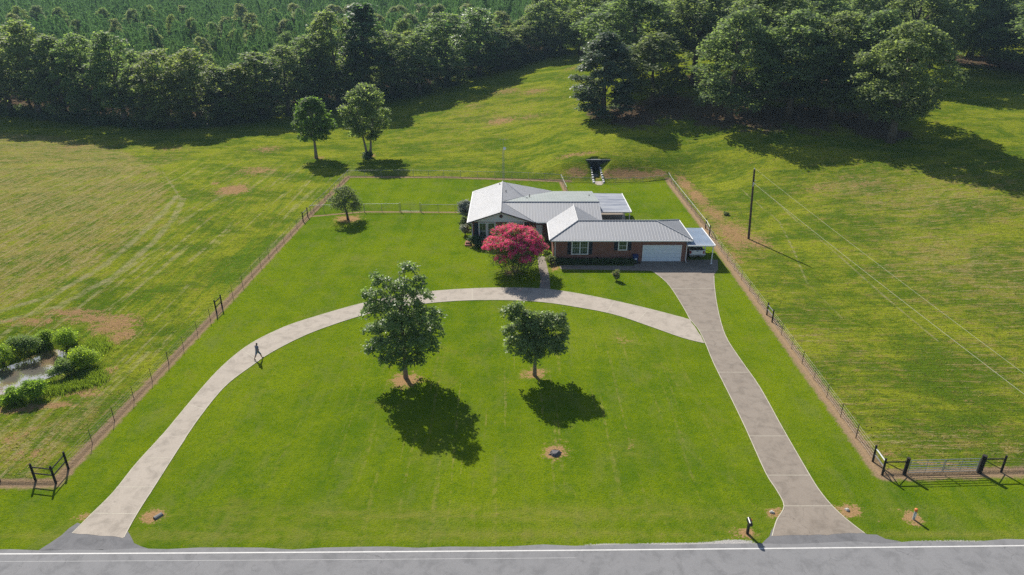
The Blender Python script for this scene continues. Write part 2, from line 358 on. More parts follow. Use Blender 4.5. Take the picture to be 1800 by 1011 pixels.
def ground_mat():
    t = NT("grass_and_soil"); P = t.coord()
    n_big = t.noise(P, .045, 3); n_mid = t.noise(P, .33, 4); n_sm = t.noise(P, 1.7, 4, .6); n_fine = t.noise(P, 7.0, 4, .65); n_blade = t.noise(P, 22.0, 2, .7)
    streak_x = t.noise(t.scaled(P, (.16, 1.35, 1), R(6)), 1.0, 5, .62, .6)           # cutting swaths across the slope
    streak_y = t.noise(t.scaled(P, (1.5, .10, 1), R(-3)), 1.0, 5, .62, .4)           # swaths beside the left fence
    # lawn
    f = t.math('MULTIPLY_ADD', n_big, .55, t.math('MULTIPLY_ADD', n_mid, .35, t.math('MULTIPLY', n_sm, .28)))
    lawn = t.mix(t.step(f, .44, .72), (.060, .114, .003), (.142, .190, .0042))
    lawn = t.mix(t.math('MULTIPLY', t.step(n_fine, .42, .66), .62), lawn, (.046, .092, .006))
    pale = t.noise(t.scaled(P, (1.0, .55, 1), R(25)), .42, 7, .7, .5)
    lawn = t.mix(t.math('MULTIPLY', t.step(pale, .50, .66), .55), lawn, (.115, .142, .028))
    lawn = t.mix(t.math('MULTIPLY', t.step(n_blade, .50, .68), .45), lawn, (.165, .215, .02))
    lines = t.noise(t.scaled(P, (1.9, .05, 1), R(1.5)), 1.0, 2, .5)
    worn = t.noise(P, .23, 6, .7, .3); lawn = t.mix(t.math('MULTIPLY', t.step(worn, .56, .68), .40), lawn, (.150, .150, .028))
    clump_ = t.noise(P, 2.6, 6, .75, .2); lawn = t.mix(t.math('MULTIPLY', t.step(clump_, .51, .61), .48), lawn, (.040, .086, .008))
    ml = t.math('MULTIPLY', t.math('MULTIPLY', t.step(lines, .60, .64), t.attr("mow")), t.step(n_sm, .40, .62))
    lawn = t.mix(t.math('MULTIPLY', ml, .42), lawn, (.27, .21, .085))
    band = t.noise(t.scaled(P, (.55, .02, 1), R(2)), 1.0, 1, .5)
    lawn = t.mix(t.math('MULTIPLY', t.step(band, .45, .62), .22), lawn, (.140, .180, .006))
    dry = t.math('MULTIPLY', t.attr("dry"), t.step(t.math('MULTIPLY_ADD', streak_x, .6, t.math('MULTIPLY', n_sm, .5)), .38, .70))
    lawn = t.mix(t.math('MULTIPLY', dry, .75), lawn, (.19, .18, .04))
    # hay field
    sx = t.n("ShaderNodeSeparateXYZ"); t.set(sx.inputs[0], P)
    sel = t.math('MAXIMUM', t.step(sx.outputs[0], -38, -26), t.step(sx.outputs[1], 118, 150))
    streak = t.mix(sel, streak_y, streak_x)
    mot = t.noise(P, .55, 9, .74, .4); fleck = t.noise(t.scaled(P, (1.0, 1.7, 1), R(20)), 2.6, 7, .78, .3); st2 = t.mix(sel, t.noise(t.scaled(P, (3.2, .16, 1), R(-4)), 1.0, 8, .72, .5), t.noise(t.scaled(P, (.22, 3.0, 1), R(5)), 1.0, 8, .72, .8))
    patch = t.noise(t.scaled(P, (.6, 1.0, 1), R(12)), .13, 5, .65, .6)
    g = t.math('MULTIPLY_ADD', patch, .5, t.math('MULTIPLY_ADD', mot, .3, t.math('MULTIPLY', streak, .2)))
    field = t.mix(t.step(g, .43, .58), (.080, .130, .008), (.215, .240, .016))
    field = t.mix(t.math('MULTIPLY', t.step(fleck, .50, .60), .55), field, (.046, .078, .010))
    sa = t.math('MULTIPLY_ADD', t.attr("straw"), .10, t.math('MULTIPLY_ADD', mot, .5, t.math('MULTIPLY', st2, .5)))
    field = t.mix(t.math('MULTIPLY', t.step(sa, .535, .63), .78), field, (.215, .165, .052))
    sb = t.math('MULTIPLY_ADD', t.attr("straw"), .085, t.math('MULTIPLY_ADD', fleck, .55, t.math('MULTIPLY', st2, .45)))
    field = t.mix(t.math('MULTIPLY', t.step(sb, .565, .63), .65), field, (.33, .28, .135))
    swath = t.noise(t.scaled(P, (1.05, .035, 1), R(-4)), 1.0, 3, .6, .3); sl = t.math('MULTIPLY', t.math('SUBTRACT', 1.0, sel), t.math('SUBTRACT', 1.0, t.math('MULTIPLY', t.attr('straw'), .85)))
    field = t.mix(t.math('MULTIPLY', t.math('MULTIPLY', t.step(swath, .55, .62), sl), t.math('MULTIPLY', t.step(mot, .40, .55), .62)), field, (.30, .275, .13))
    field = t.mix(t.math('MULTIPLY', t.math('MULTIPLY', t.step(swath, .46, .38), sl), .55), field, (.075, .150, .010))
    dark = t.noise(t.scaled(P, (1.0, 1.8, 1)), 1.05, 7, .75)
    field = t.mix(t.math('MULTIPLY', t.step(dark, .53, .61), .50), field, (.040, .072, .012))
    tr = t.math('SUBTRACT', 1.0, t.step(t.math('MULTIPLY_ADD', n_sm, 1.0, t.attr("track")), .95, 1.75))
    field = t.mix(t.math('MULTIPLY', tr, t.math('MULTIPLY_ADD', t.step(mot, .40, .58), .55, .18)), field, (.27, .245, .125))
    e = t.math('MULTIPLY_ADD', t.math('SUBTRACT', n_sm, .5), .7, t.math('MULTIPLY_ADD', t.math('SUBTRACT', n_fine, .5), .5, t.attr("lawn")))
    col = t.mix(t.step(e, -.12, .12), field, lawn)
    # leaf litter under the trees, bare soil, the worn strip along the fences
    du = t.step(t.math('MULTIPLY_ADD', t.math('SUBTRACT', n_mid, .5), 1.0, t.math('MULTIPLY_ADD', t.math('SUBTRACT', n_sm, .5), .8, t.attr("duff"))), .38, .72)
    litter = t.mix(n_fine, (.055, .040, .026), (.15, .105, .068))
    col = t.mix(du, col, litter)
    di = t.step(t.math('MULTIPLY_ADD', t.math('SUBTRACT', n_fine, .5), 1.7, t.math('MULTIPLY_ADD', t.math('SUBTRACT', n_sm, .5), 1.3, t.math('MULTIPLY_ADD', t.math('SUBTRACT', t.noise(P, .8, 5, .7), .5), 1.0, t.attr("dirt")))), .38, .70)
    soil = t.mix(n_fine, (.20, .105, .048), (.40, .255, .135))
    col = t.mix(t.math('MULTIPLY', di, .92), col, soil)
    st = t.math('SUBTRACT', 1.0, t.step(t.math('MULTIPLY_ADD', t.math('SUBTRACT', n_sm, .5), 1.1, t.math('MULTIPLY_ADD', t.math('SUBTRACT', n_fine, .5), .6, t.attr("strip"))), .45, 1.0))
    col = t.mix(t.math('MULTIPLY', st, .9), col, t.mix(n_fine, (.185, .115, .07), (.34, .235, .155)))
    gr = t.step(t.math('MULTIPLY_ADD', t.math('SUBTRACT', n_fine, .5), .8, t.attr("grav")), .40, .60)
    col = t.mix(gr, col, t.mix(n_blade, (.20, .19, .18), (.50, .48, .46)))
    h = t.math('ADD', t.math('MULTIPLY', n_fine, .6), t.math('MULTIPLY', n_blade, .35))
    lw = t.step(t.attr("lawn"), -.3, .3)
    hf = t.math('ADD', h, t.math('MULTIPLY_ADD', st2, 1.6, t.math('MULTIPLY_ADD', fleck, 1.4, t.math('MULTIPLY', dark, 1.8))))
    hh = t.math('ADD', t.math('MULTIPLY', lw, h), t.math('MULTIPLY', t.math('SUBTRACT', 1.0, lw), hf))
    return t.done(t.pbr(col, 1.0, 0, 0.0, t.bump(hh, .9, .14)))
me.materials.append(ground_mat())
ground = tag(link("ground", me), kind="structure")

# ------------------------------------------------------------------ pond
t = NT("pond_water"); P = t.coord()
b_ = t.pbr(t.mix(t.step(t.noise(t.scaled(P, (.5, 1, 1)), .22, 3), .42, .58), (.13, .12, .10), (.20, .14, .085)), .03, 0, 1.0, t.bump(t.noise(P, 1.2, 3), .04, .03))
b_.node.inputs["IOR"].default_value = 2.3; M['water'] = t.done(b_)
mb = MB(); cx = sum(p[0] for p in POND) / len(POND); cy = sum(p[1] for p in POND) / len(POND)
mb.add([(cx + (p[0] - cx) * 1.10, cy + (p[1] - cy) * 1.16, POND_Z) for p in POND], [tuple(range(len(POND)))[::-1]])
pond = tag(mb.build("pond_water", M['water']), kind="structure")

# ------------------------------------------------------------------ road, drives, paths
def concrete(name, a, b, crack=.5, joint=None):
    t = NT(name); P = t.coord()
    n1 = t.noise(P, .35, 4, .6); n2 = t.noise(P, 2.2, 5, .65); n3 = t.noise(P, 14, 3, .7)
    c = t.mix(t.math('MULTIPLY_ADD', n1, .6, t.math('MULTIPLY', n2, .4)), a, b)
    c = t.mix(t.math('MULTIPLY', t.step(n3, .45, .75), .35), c, tuple(x * .72 for x in a))
    st = t.noise(P, .9, 5, .7, .5); c = t.mix(t.math('MULTIPLY', t.step(st, .44, .70), .5), c, tuple(x * .62 for x in a))
    v = t.n("ShaderNodeTexVoronoi", feature='DISTANCE_TO_EDGE'); wv = t.n("ShaderNodeVectorMath", operation='ADD'); t.set(wv.inputs[0], P)
    nc = t.n("ShaderNodeTexNoise"); t.set(nc.inputs["Vector"], P); nc.inputs["Scale"].default_value = .8; nc.inputs["Detail"].default_value = 4
    sc_ = t.n("ShaderNodeVectorMath", operation='SCALE'); t.set(sc_.inputs[0], nc.outputs[1]); sc_.inputs["Scale"].default_value = 1.6
    t.set(wv.inputs[1], sc_.outputs[0]); t.set(v.inputs["Vector"], wv.outputs[0]); v.inputs["Scale"].default_value = .28
    ck = t.math('MULTIPLY', t.math('SUBTRACT', 1.0, t.step(v.outputs["Distance"], .001, .007)), t.step(n1, .48, .64))
    c = t.mix(t.math('MULTIPLY', ck, crack), c, tuple(x * .35 for x in a))
    return t.done(t.pbr(c, .9, 0, .15, t.bump(n3, .3, .01)))
M['drive'] = concrete("weathered_concrete", (.27, .235, .195), (.41, .36, .305), .4)
M['drive2'] = concrete("grey_concrete", (.175, .147, .12), (.28, .24, .20), .4)
M['edge'] = plain("concrete_edge", (.42, .385, .31), .9, var=.35, scale=2)
M['asphalt'] = concrete("road_asphalt", (.165, .165, .17), (.215, .212, .215), .5)
M['asphalt2'] = concrete("patched_asphalt", (.115, .115, .122), (.175, .172, .175), .4)
M['white_line'] = plain("white_road_paint", (.50, .49, .475), .7, var=.25, scale=6)
M['yellow_line'] = plain("yellow_road_paint", (.62, .42, .05), .7, var=.15, scale=6)

ra, rb, rc = on_plane(0, 968), on_plane(900, 962.5), on_plane(1800, 953.5)
_co = np.polyfit([ra[0], rb[0], rc[0]], [ra[1], rb[1], rc[1]], 2)
def road_y(x, off=0.0):
    xc = max(-45, min(45, x)); y = np.polyval(_co, xc) + (x - xc) * (2 * _co[0] * xc + _co[1]); return y - off
RXS = np.concatenate([np.linspace(-220, -45, 12), np.linspace(-42, 42, 43), np.linspace(45, 220, 12)])
def road_strip(name, o0, o1, z, mat, x0=-221, x1=221, wob=0.0, th=.12):
    xs = [x for x in RXS if x0 <= x <= x1]; mb = MB(); n = len(xs)
    w = rng.normal(0, wob, n) if wob else np.zeros(n)
    vs = [(x, road_y(x, o0) + w[i], z) for i, x in enumerate(xs)] + [(x, road_y(x, o1), z) for x in xs]
    vs += [(x, y, z - th) for x, y, z in vs]
    fs = []
    for i in range(n - 1):
        fs += [(i, n + i, n + i + 1, i + 1), (2 * n + i, i, i + 1, 2 * n + i + 1), (n + i, 3 * n + i, 3 * n + i + 1, n + i + 1)]
    return mb.add(vs, fs).build(name, mat)
tag(road_strip("road", -.12, 7.0, .040, M['asphalt'], wob=.08), kind="structure")
ln = road_strip("road_edge_line", .27, .37, .045, M['white_line'], th=.003); tag(ln, kind="structure")
ln = road_strip("road_old_line", .93, .965, .045, plain('faded_road_paint', (.36, .355, .35), .8, var=.3), x0=-60, x1=4, th=.003); tag(ln, kind="structure")
for o in (3.45, 3.65): tag(road_strip("road_centre_line", o, o + .1, .045, M['yellow_line'], th=.003), kind="structure")
tag(road_strip("road_far_line", 6.5, 6.62, .045, M['white_line'], th=.003), kind="structure")

def wob_poly(pts, amp=.035, step=.5):
    out = []
    for i in range(len(pts)):
        a, b = Vector(pts[i][:2]), Vector(pts[(i + 1) % len(pts)][:2]); n = max(1, int((b - a).length / step))
        for k in range(n):
            p = a.lerp(b, k / n); out.append((p.x + random.gauss(0, amp), p.y + random.gauss(0, amp)))
    return out
def catmull(pts, n=6):
    P = [pts[0]] + list(pts) + [pts[-1]]; out = []
    for i in range(1, len(P) - 2):
        for k in range(n):
            t = k / n; a, b, c, d = (np.array(P[j][:2], float) for j in (i - 1, i, i + 1, i + 2))
            out.append(tuple(.5 * (2 * b + (c - a) * t + (2 * a - 5 * b + 4 * c - d) * t * t + (3 * b - a - 3 * c + d) * t ** 3)))
    return out + [tuple(pts[-1][:2])]
def flat_sheet(name, poly, z, mat, th=.12):
    from mathutils.geometry import tessellate_polygon
    area = sum(poly[i][0] * poly[(i + 1) % len(poly)][1] - poly[(i + 1) % len(poly)][0] * poly[i][1] for i in range(len(poly)))
    if area < 0: poly = poly[::-1]
    n = len(poly); vs = [(p[0], p[1], z) for p in poly] + [(p[0], p[1], z - th) for p in poly]
    fs = []
    for a, b, c in tessellate_polygon([[Vector((p[0], p[1], 0)) for p in poly]]):
        u, v, w = (Vector(poly[i]) for i in (a, b, c))
        if (v - u).cross(w - u) < 0: b, c = c, b
        fs.append((a, b, c))
    fs += [(i, i + n, (i + 1) % n + n, (i + 1) % n) for i in range(n)]
    return MB().add(vs, fs).build(name, mat)
G = lambda pl: [on_plane(*p) for p in pl]
outer = catmull(G([(127,938),(160,905),(200,865),(240,815),(290,760),(340,700),(390,645),(440,605),(500,575),(560,555),(630,535),(700,520),(762,512),(830,507.5),(900,506),(960,508.5),(1020,517),(1080,529),(1140,543),(1213,562)]))
inner = catmull(G([(218,945),(240,905),(275,850),(310,795),(350,735),(395,680),(440,645),(480,618),(540,588),(600,566),(650,551),(700,540),(765,532),(830,528),(900,528),(960,532),(1020,541),(1080,553),(1140,573),(1200,594),(1240,604)]))
dl = catmull(G([(1357,943),(1365,915),(1378,890),(1365,862),(1345,830),(1310,752),(1280,690),(1255,640),(1240,604),(1228,580),(1213,562)]), 4)
dl2 = catmull(G([(1213,562),(1195,530),(1172,497),(1143,474)]), 4) + G([(1114,466.5), (1118, 457)])
dr = G([(1262, 457), (1262, 474)]) + catmull(G([(1255,482),(1256,505),(1262,545),(1275,590),(1300,630),(1335,680),(1375,752),(1420,830),(1440,862),(1463,890),(1490,915),(1520,938)]), 4)
def ribbon_edge(name, line, z, w, mat):
    """a narrow pale edge along a drive"""
    mb = MB()
    for i in range(len(line) - 1):
        a, b = Vector(line[i]), Vector(line[i + 1]); d = (b - a)
        if d.length < .05: continue
        nrm = Vector((-d.y, d.x)).normalized() * w / 2
        mb.add([(a.x - nrm.x, a.y - nrm.y, z), (b.x - nrm.x, b.y - nrm.y, z), (b.x + nrm.x, b.y + nrm.y, z), (a.x + nrm.x, a.y + nrm.y, z)], [(0, 1, 2, 3)])
    return mb.build(name, mat)
loop = tag(flat_sheet("loop_drive", wob_poly(outer + inner[::-1], .03), .034, M['drive']), kind="structure")
main = tag(flat_sheet("main_drive", wob_poly(dl + dl2 + dr, .03), .030, M['drive2']), kind="structure")
for nm, l, z in (("loop_drive_edge", outer[:-1], .039), ("loop_drive_edge", inner[:-1], .039), ("main_drive_edge", dl, .0385), ("main_drive_edge", dl2[:-2], .035), ("main_drive_edge", dr[3:], .035)):
    tag(ribbon_edge(nm, l, z, .06, M['edge']), kind="structure")
jn = MB()
def joint(a, b, z=.0385, w=.05):
    a, b = Vector(on_plane(*a)), Vector(on_plane(*b)); d = (b - a).normalized(); n_ = Vector((-d.y, d.x)) * w / 2
    jn.add([(a.x - n_.x, a.y - n_.y, z), (b.x - n_.x, b.y - n_.y, z), (b.x + n_.x, b.y + n_.y, z), (a.x + n_.x, a.y + n_.y, z)], [(0, 1, 2, 3)])
for a, b in [((167,903),(238,904)),((258,806),(304,806)),((205,857),(270,857)),((330,712),(360,720)),((425,615),(455,635)),((560,556),(600,566)),((700,521),(704,539)),((830,508),(830,528)),((960,509),(958,531)),((1080,530),(1066,550)),((1140,544),(1120,566))]: joint(a, b)
for a, b in [((1379,890),(1462,890)),((1316,767),(1384,767)),((1262,655),(1316,655)),((1228,581),(1271,581)),((1180,508),(1256,508)),((1146,476),(1254,476)),((1206,459),(1218,476)),((1348,836),(1423,836))]: joint(a, b, .0345, .045)
tag(jn.build("drive_joints", M['edge']), kind="structure")
ap = G([(66, 968), (92, 953), (135, 920), (175, 925), (222, 930), (236, 955), (262, 966)]); tag(flat_sheet("drive_apron", wob_poly(ap, .05), .026, M['asphalt2'], .1), kind="structure")
ap = G([(1332, 962), (1346, 950), (1362, 925), (1440, 925), (1500, 925), (1523, 938), (1560, 948), (1610, 957)]); tag(flat_sheet("drive_apron", wob_poly(ap, .05), .026, M['asphalt2'], .1), kind="structure")
wk = catmull(G([(948,509),(950,490),(947,472),(945,452)]), 4) + catmull(G([(957,449),(962,470),(966,490),(967,510)]), 4); tag(flat_sheet("garden_path", wk, .028, M['drive2']), kind="structure")
wk = G([(983,466.5),(986,473.5),(1060,474.5),(1146,476.5),(1132,467.5)]); tag(flat_sheet("front_walk", wk, .027, M['drive2']), kind="structure")

# ------------------------------------------------------------------ the house
def brick_mat():
    t = NT("red_brick"); P = t.coord(); s = t.n("ShaderNodeSeparateXYZ"); t.set(s.inputs[0], P)
    c = t.n("ShaderNodeCombineXYZ"); t.set(c.inputs[0], t.math('ADD', s.outputs[0], s.outputs[1])); t.set(c.inputs[1], s.outputs[2])
    b = t.n("ShaderNodeTexBrick"); t.set(b.inputs["Vector"], c.outputs[0]); b.inputs["Scale"].default_value = 1.0
    b.inputs["Brick Width"].default_value = .30; b.inputs["Row Height"].default_value = .115; b.inputs["Mortar Size"].default_value = .014; b.inputs["Bias"].default_value = -.1
    t.set(b.inputs["Color1"], (.235, .082, .050)); t.set(b.inputs["Color2"], (.125, .048, .036)); t.set(b.inputs["Mortar"], (.27, .20, .165))
    n = t.noise(P, .7, 4); col = t.mix(t.math('MULTIPLY', n, .45), b.outputs[0], (.20, .085, .06))
    return t.done(t.pbr(col, .9, 0, .15, t.bump(b.outputs["Fac"], .3, -.01)))
def metal_roof(name, a, b, metal=.28, rough=.62, dirt=(.26, .25, .23), amount=.25, streak=(2.6, .5, .5)):
    t = NT(name); P = t.coord(); n = t.noise(t.scaled(P, (.5, .5, .5)), .9, 5, .65); n2 = t.noise(t.scaled(P, streak), 1.2, 5, .65)
    c = t.mix(n, a, b); c = t.mix(t.math('MULTIPLY', t.step(n2, .46, .66), amount), c, dirt)
    return t.done(t.pbr(c, t.math('MULTIPLY_ADD', n, .18, rough - .06), metal, .25))
M['brick'] = brick_mat()
M['roof'] = metal_roof("white_metal_roof", (.245, .25, .265), (.305, .31, .325))
M['roof_old'] = metal_roof("aged_metal_roof", (.19, .215, .21), (.25, .275, .27), .25, .5)
M['roof_rib'] = metal_roof("roof_ribs", (.30, .305, .32), (.37, .375, .39))
M['porch_roof'] = metal_roof("worn_white_roof", (.18, .19, .23), (.31, .33, .36), .05, .75, (.10, .12, .17), .9, (.16, 1.3, .5))
M['white'] = plain("white_paint", (.74, .74, .73), .55, var=.06)
M['siding'] = plain("pale_siding", (.62, .63, .66), .6, var=.05)
M['shutter'] = plain("dark_shutter", (.012, .022, .035), .6, var=.2)
M['door_sky_tint'] = plain("garage_door_sky_tint", (.66, .72, .78), .5, var=.04)  # white door, with the blue skylight of its shaded side mixed into the colour
M['dark'] = plain("dark_void", (.012, .012, .013), .8, var=.2)
M['brown_vent'] = plain("brown_vent", (.07, .035, .03), .7)
M['fascia'] = plain("dark_fascia", (.05, .045, .045), .6)
t = NT("window_glass"); P = t.coord(); sx = t.n("ShaderNodeSeparateXYZ"); t.set(sx.inputs[0], P)
M['glass'] = t.done(t.pbr(t.mix(t.noise(P, 2.5, 3), (.02, .04, .035), (.07, .10, .055)), .10, 0, .5))
M['brickstep'] = plain("brick_step", (.26, .11, .075), .9, var=.35, scale=4)

house = thing("brick_house", (0, 0, 0), "long low red brick house with white ribbed metal roofs", "house")
ZE = 3.10
wall = MB()
wall.span((5.35, 82.42, -.15), (22.65, 89.75, 3.04)); wall.span((5.36, 89.76, -.15), (11.9, 93.0, 3.03))
wall.span((-5.6, 89.55, -.15), (2.6, 104.05, 3.04)); wall.span((2.61, 90.4, -.15), (12.05, 104.04, 3.03))
wall.build("wall", M['brick'], house)
gb = MB(); gb.prism([(-5.95, 3.045), (2.95, 3.045), (-1.5, 4.50)], 89.50, 89.62, 'y'); gb.build("gable", M['siding'], house)
gb = MB(); gb.prism([(-5.95, 3.045), (6.2, 3.045), (-1.5, 4.50)], 103.9, 104.06, 'y'); gb.build("gable", M['siding'], house)
gb = MB(); gb.prism([(90.4, 3.035), (104.0, 3.035), (93.8, 4.42)], 11.95, 12.07, 'x'); gb.build("gable", M['siding'], house)
gb = MB(); gb.tube([(-1.5, 89.44, 3.85), (-1.5, 89.51, 3.85)], .24, 16); gb.build("gable_vent", M['brown_vent'], house)

def ribs(mb, poly, pitch=.40, w=.085, h=.024, phase=.0):
    """raised seams running down the slope, clipped to the roof plane"""
    P = [Vector(p) for p in poly]; nrm = (P[1] - P[0]).cross(P[2] - P[1])
    if nrm.length < 1e-4: return
    nrm.normalize(); nrm = nrm if nrm.z > 0 else -nrm
    u = Vector((0, 0, 1)).cross(nrm)
    if u.length < 1e-3: return
    u.normalize(); v = nrm.cross(u); o = P[0]; q = [((p - o).dot(u), (p - o).dot(v)) for p in P]
    a, b = min(p[0] for p in q), max(p[0] for p in q); k = math.ceil((a - phase + .05) / pitch)
    while k * pitch + phase < b - .05:
        x = k * pitch + phase; ys = []
        for i in range(len(q)):
            (x0, y0), (x1, y1) = q[i], q[(i + 1) % len(q)]
            if (x0 <= x) != (x1 <= x): ys.append(y0 + (y1 - y0) * (x - x0) / (x1 - x0))
        ys.sort()
        for j in range(0, len(ys) - 1, 2):
            if ys[j + 1] - ys[j] < .1: continue
            A, B = o + u * x + v * ys[j], o + u * x + v * ys[j + 1]; hw = u * w / 2; n_ = nrm * h; e = nrm * .004
            vs = [A - hw + e, A + hw + e, A + hw * .5 + n_, A - hw * .5 + n_, B - hw + e, B + hw + e, B + hw * .5 + n_, B - hw * .5 + n_]
            mb.add(vs, [(0, 1, 2, 3)[::-1], (4, 5, 6, 7), (1, 5, 6, 2), (2, 6, 7, 3), (3, 7, 4, 0)], 1)
        k += 1
def roof(name, polys, mat, parent, ph=.0, pitch=.40):
    mb = MB()
    for p in polys:
        P = [Vector(x) for x in p]
        if (P[1] - P[0]).cross(P[2] - P[1]).z < 0: p = p[::-1]
        mb.slab(p, .11, 0); ribs(mb, p, pitch, phase=ph)
    return mb.build(name, [mat, M['roof_rib'] if mat is M['roof'] else mat], parent)
RZ = 4.33; L = (8.72, 86.1, RZ); Rr = (19.1, 86.1, RZ); FLc = (4.86, 82.0, ZE); FRc = (23.1, 82.0, ZE); BRc = (23.1, 90.2, ZE); V = (12.5, 90.1, ZE)
T = (8.72, 93.1, RZ); W = (4.86, 89.3, ZE)
wing = roof("roof", [(FLc, FRc, Rr, L), (FRc, BRc, Rr), (BRc, V, L, Rr), (FLc, L, T, W), (L, (12.5, 89.28, ZE), T)], M['roof'], house)
gabl = roof("roof", [((-6.1, 89.05, ZE), (-1.5, 89.05, 4.62), (-1.5, 104.5, 4.62), (-6.1, 104.5, ZE)), ((-1.5, 89.05, 4.62), (3.1, 89.05, ZE), (-1.36, 93.8, 4.574)),
   ((-1.5, 93.85, 4.62), (2.0, 99.5, 3.79), (-1.5, 104.5, 4.62))], M['roof'], house, .1)
mainr = roof("roof", [((3.12, 89.3, ZE), (12.45, 89.3, ZE), (12.45, 93.8, 4.57), (-1.35, 93.8, 4.57)), ((-1.5, 104.5, 4.62), (2.0, 99.5, 3.79), (6.4, 104.5, 3.13))], M['roof'], house, .05)
oldr = roof("roof", [((-1.35, 93.81, 4.57), (12.45, 93.81, 4.57), (12.6, 104.5, ZE), (6.4, 104.5, ZE), (2.0, 99.5, 3.79))], M['roof_old'], house, .05, .42)
oldr["label"] = "dull grey-green rear roof slope"
rg = MB()
for a, b in ((L, Rr), (FLc, L), (FRc, Rr), (BRc, Rr), (L, T), ((-1.5, 89.05, 4.62), (-1.5, 104.5, 4.62)), ((-1.35, 93.8, 4.57), (12.45, 93.8, 4.57))):
    a, b = Vector(a) + Vector((0, 0, .03)), Vector(b) + Vector((0, 0, .03)); rg.tube([a, b], .085, 8)
rg.build("ridge_cap", M['roof_rib'], house)
for a, b in (((4.92, 81.88, 2.93), (23.06, 81.99, 3.07)), ((3.3, 89.2, 2.93), (4.75, 89.29, 3.07)), ((-6.21, 89.1, 2.93), (-6.11, 104.4, 3.07)), ((23.11, 82.1, 3.0), (23.2, 90.1, 3.12)), ((4.76, 82.1, 2.95), (4.855, 89.15, 3.07))):
    m = MB(); m.span(a, b); m.build("gutter", M['white'], house)
for a, b in (((4.95, 82.0, 2.90), (23.0, 82.41, 2.95)), ((4.95, 82.42, 2.9), (5.34, 89.2, 2.95)), ((22.66, 82.42, 2.9), (23.0, 90.0, 2.95)), ((-6.05, 89.1, 2.9), (-5.61, 104.4, 2.95))):
    m = MB(); m.span(a, b); m.build("soffit", M['white'], house)
fs = MB()
for sx in (-1, 1):
    a = Vector((-1.5, 89.0, 4.60)); b = Vector((-1.5 + sx * 4.66, 89.0, 3.05)); fs.add([a, b, b + Vector((0, 0, -.13)), a + Vector((0, 0, -.13)), a + Vector((0, .05, 0)), b + Vector((0, .05, 0)), b + Vector((0, .05, -.13)), a + Vector((0, .05, -.13))],
       [(0, 1, 2, 3), (7, 6, 5, 4), (0, 4, 5, 1), (3, 2, 6, 7)])
fs.build("bargeboard", M['fascia'], house)
def downspout(x, y):
    m = MB(); m.tube([(x, y - .35, 2.95), (x, y, 2.72), (x, y, .22), (x + .05, y - .3, .06)], .055, 6); m.build("downspout", M['white'], house)
downspout(5.55, 82.36); downspout(22.5, 82.36); downspout(-5.5, 89.49)
def window(x0, x1, z0, z1, y, lights=1, shutters=True, grid=(3, 4)):
    f = MB(); w = .09; d = .07
    f.span((x0 - w, y - d, z0 - .06), (x1 + w, y + .02, z0 + .05)); f.span((x0 - w, y - d, z1 - .02), (x1 + w, y + .02, z1 + w))
    for x in [x0 + (x1 - x0) * k / lights for k in range(lights + 1)]: f.span((x - w / 2 - .02, y - d + .003, z0 + .05), (x + w / 2 + .02, y + .02, z1 - .02))
    fr = f.build("window", M['white'], house)
    g = MB(); g.span((x0, y - .035, z0 + .04), (x1, y + .01, z1 - .01)); g.build("pane", M['glass'], fr)
    mu = MB()
    for k in range(lights):
        a, b = x0 + (x1 - x0) * k / lights, x0 + (x1 - x0) * (k + 1) / lights
        for i in range(1, grid[0]): mu.span((a + (b - a) * i / grid[0] - .006, y - .046, z0 + .05), (a + (b - a) * i / grid[0] + .006, y - .034, z1 - .02))
        for j in range(1, grid[1]):
            zz = z0 + (z1 - z0) * j / grid[1]; hh = .022 if j * 2 == grid[1] else .006
            mu.span((a + .05, y - .0465, zz - hh), (b - .05, y - .0345, zz + hh))
    mu.build("glazing_bars", M['white'], fr)
    if shutters:
        for s in (-1, 1):
            sh = MB(); c = x0 - w - .26 if s < 0 else x1 + w + .26
            sh.span((c - .22, y - .04, z0 - .05), (c + .22, y + .01, z1 + .07))
            for k in range(int((z1 - z0) / .12)): sh.span((c - .17, y - .052, z0 + .03 + k * .12), (c + .17, y - .039, z0 + .09 + k * .12))
            sh.build("shutter", M['shutter'], house)
yw = 82.42
window(7.72, 9.78, 1.05, 2.78, yw, 2); window(13.72, 14.78, 1.62, 2.78, yw, 1, True, (2, 2))
yg = 89.55
for a, b in ((-4.55, -3.55), (-3.35, -2.35), (-.6, .4), (.6, 1.6)): window(a, b, .55, 2.85, yg, 1, False, (2, 2))
for c in (-4.95, 2.05):
    sh = MB(); sh.span((c - .27, yg - .05, .5), (c + .27, yg + .01, 2.9)); sh.build("shutter", M['shutter'], house)
d = MB(); d.span((3.35, 90.33, 0.05), (4.25, 90.41, 2.3)); fd = d.build("door", M['white'], house)
d = MB(); d.span((4.12, 90.27, 1.05), (4.18, 90.33, 1.15)); d.build("handle", M['fascia'], fd)
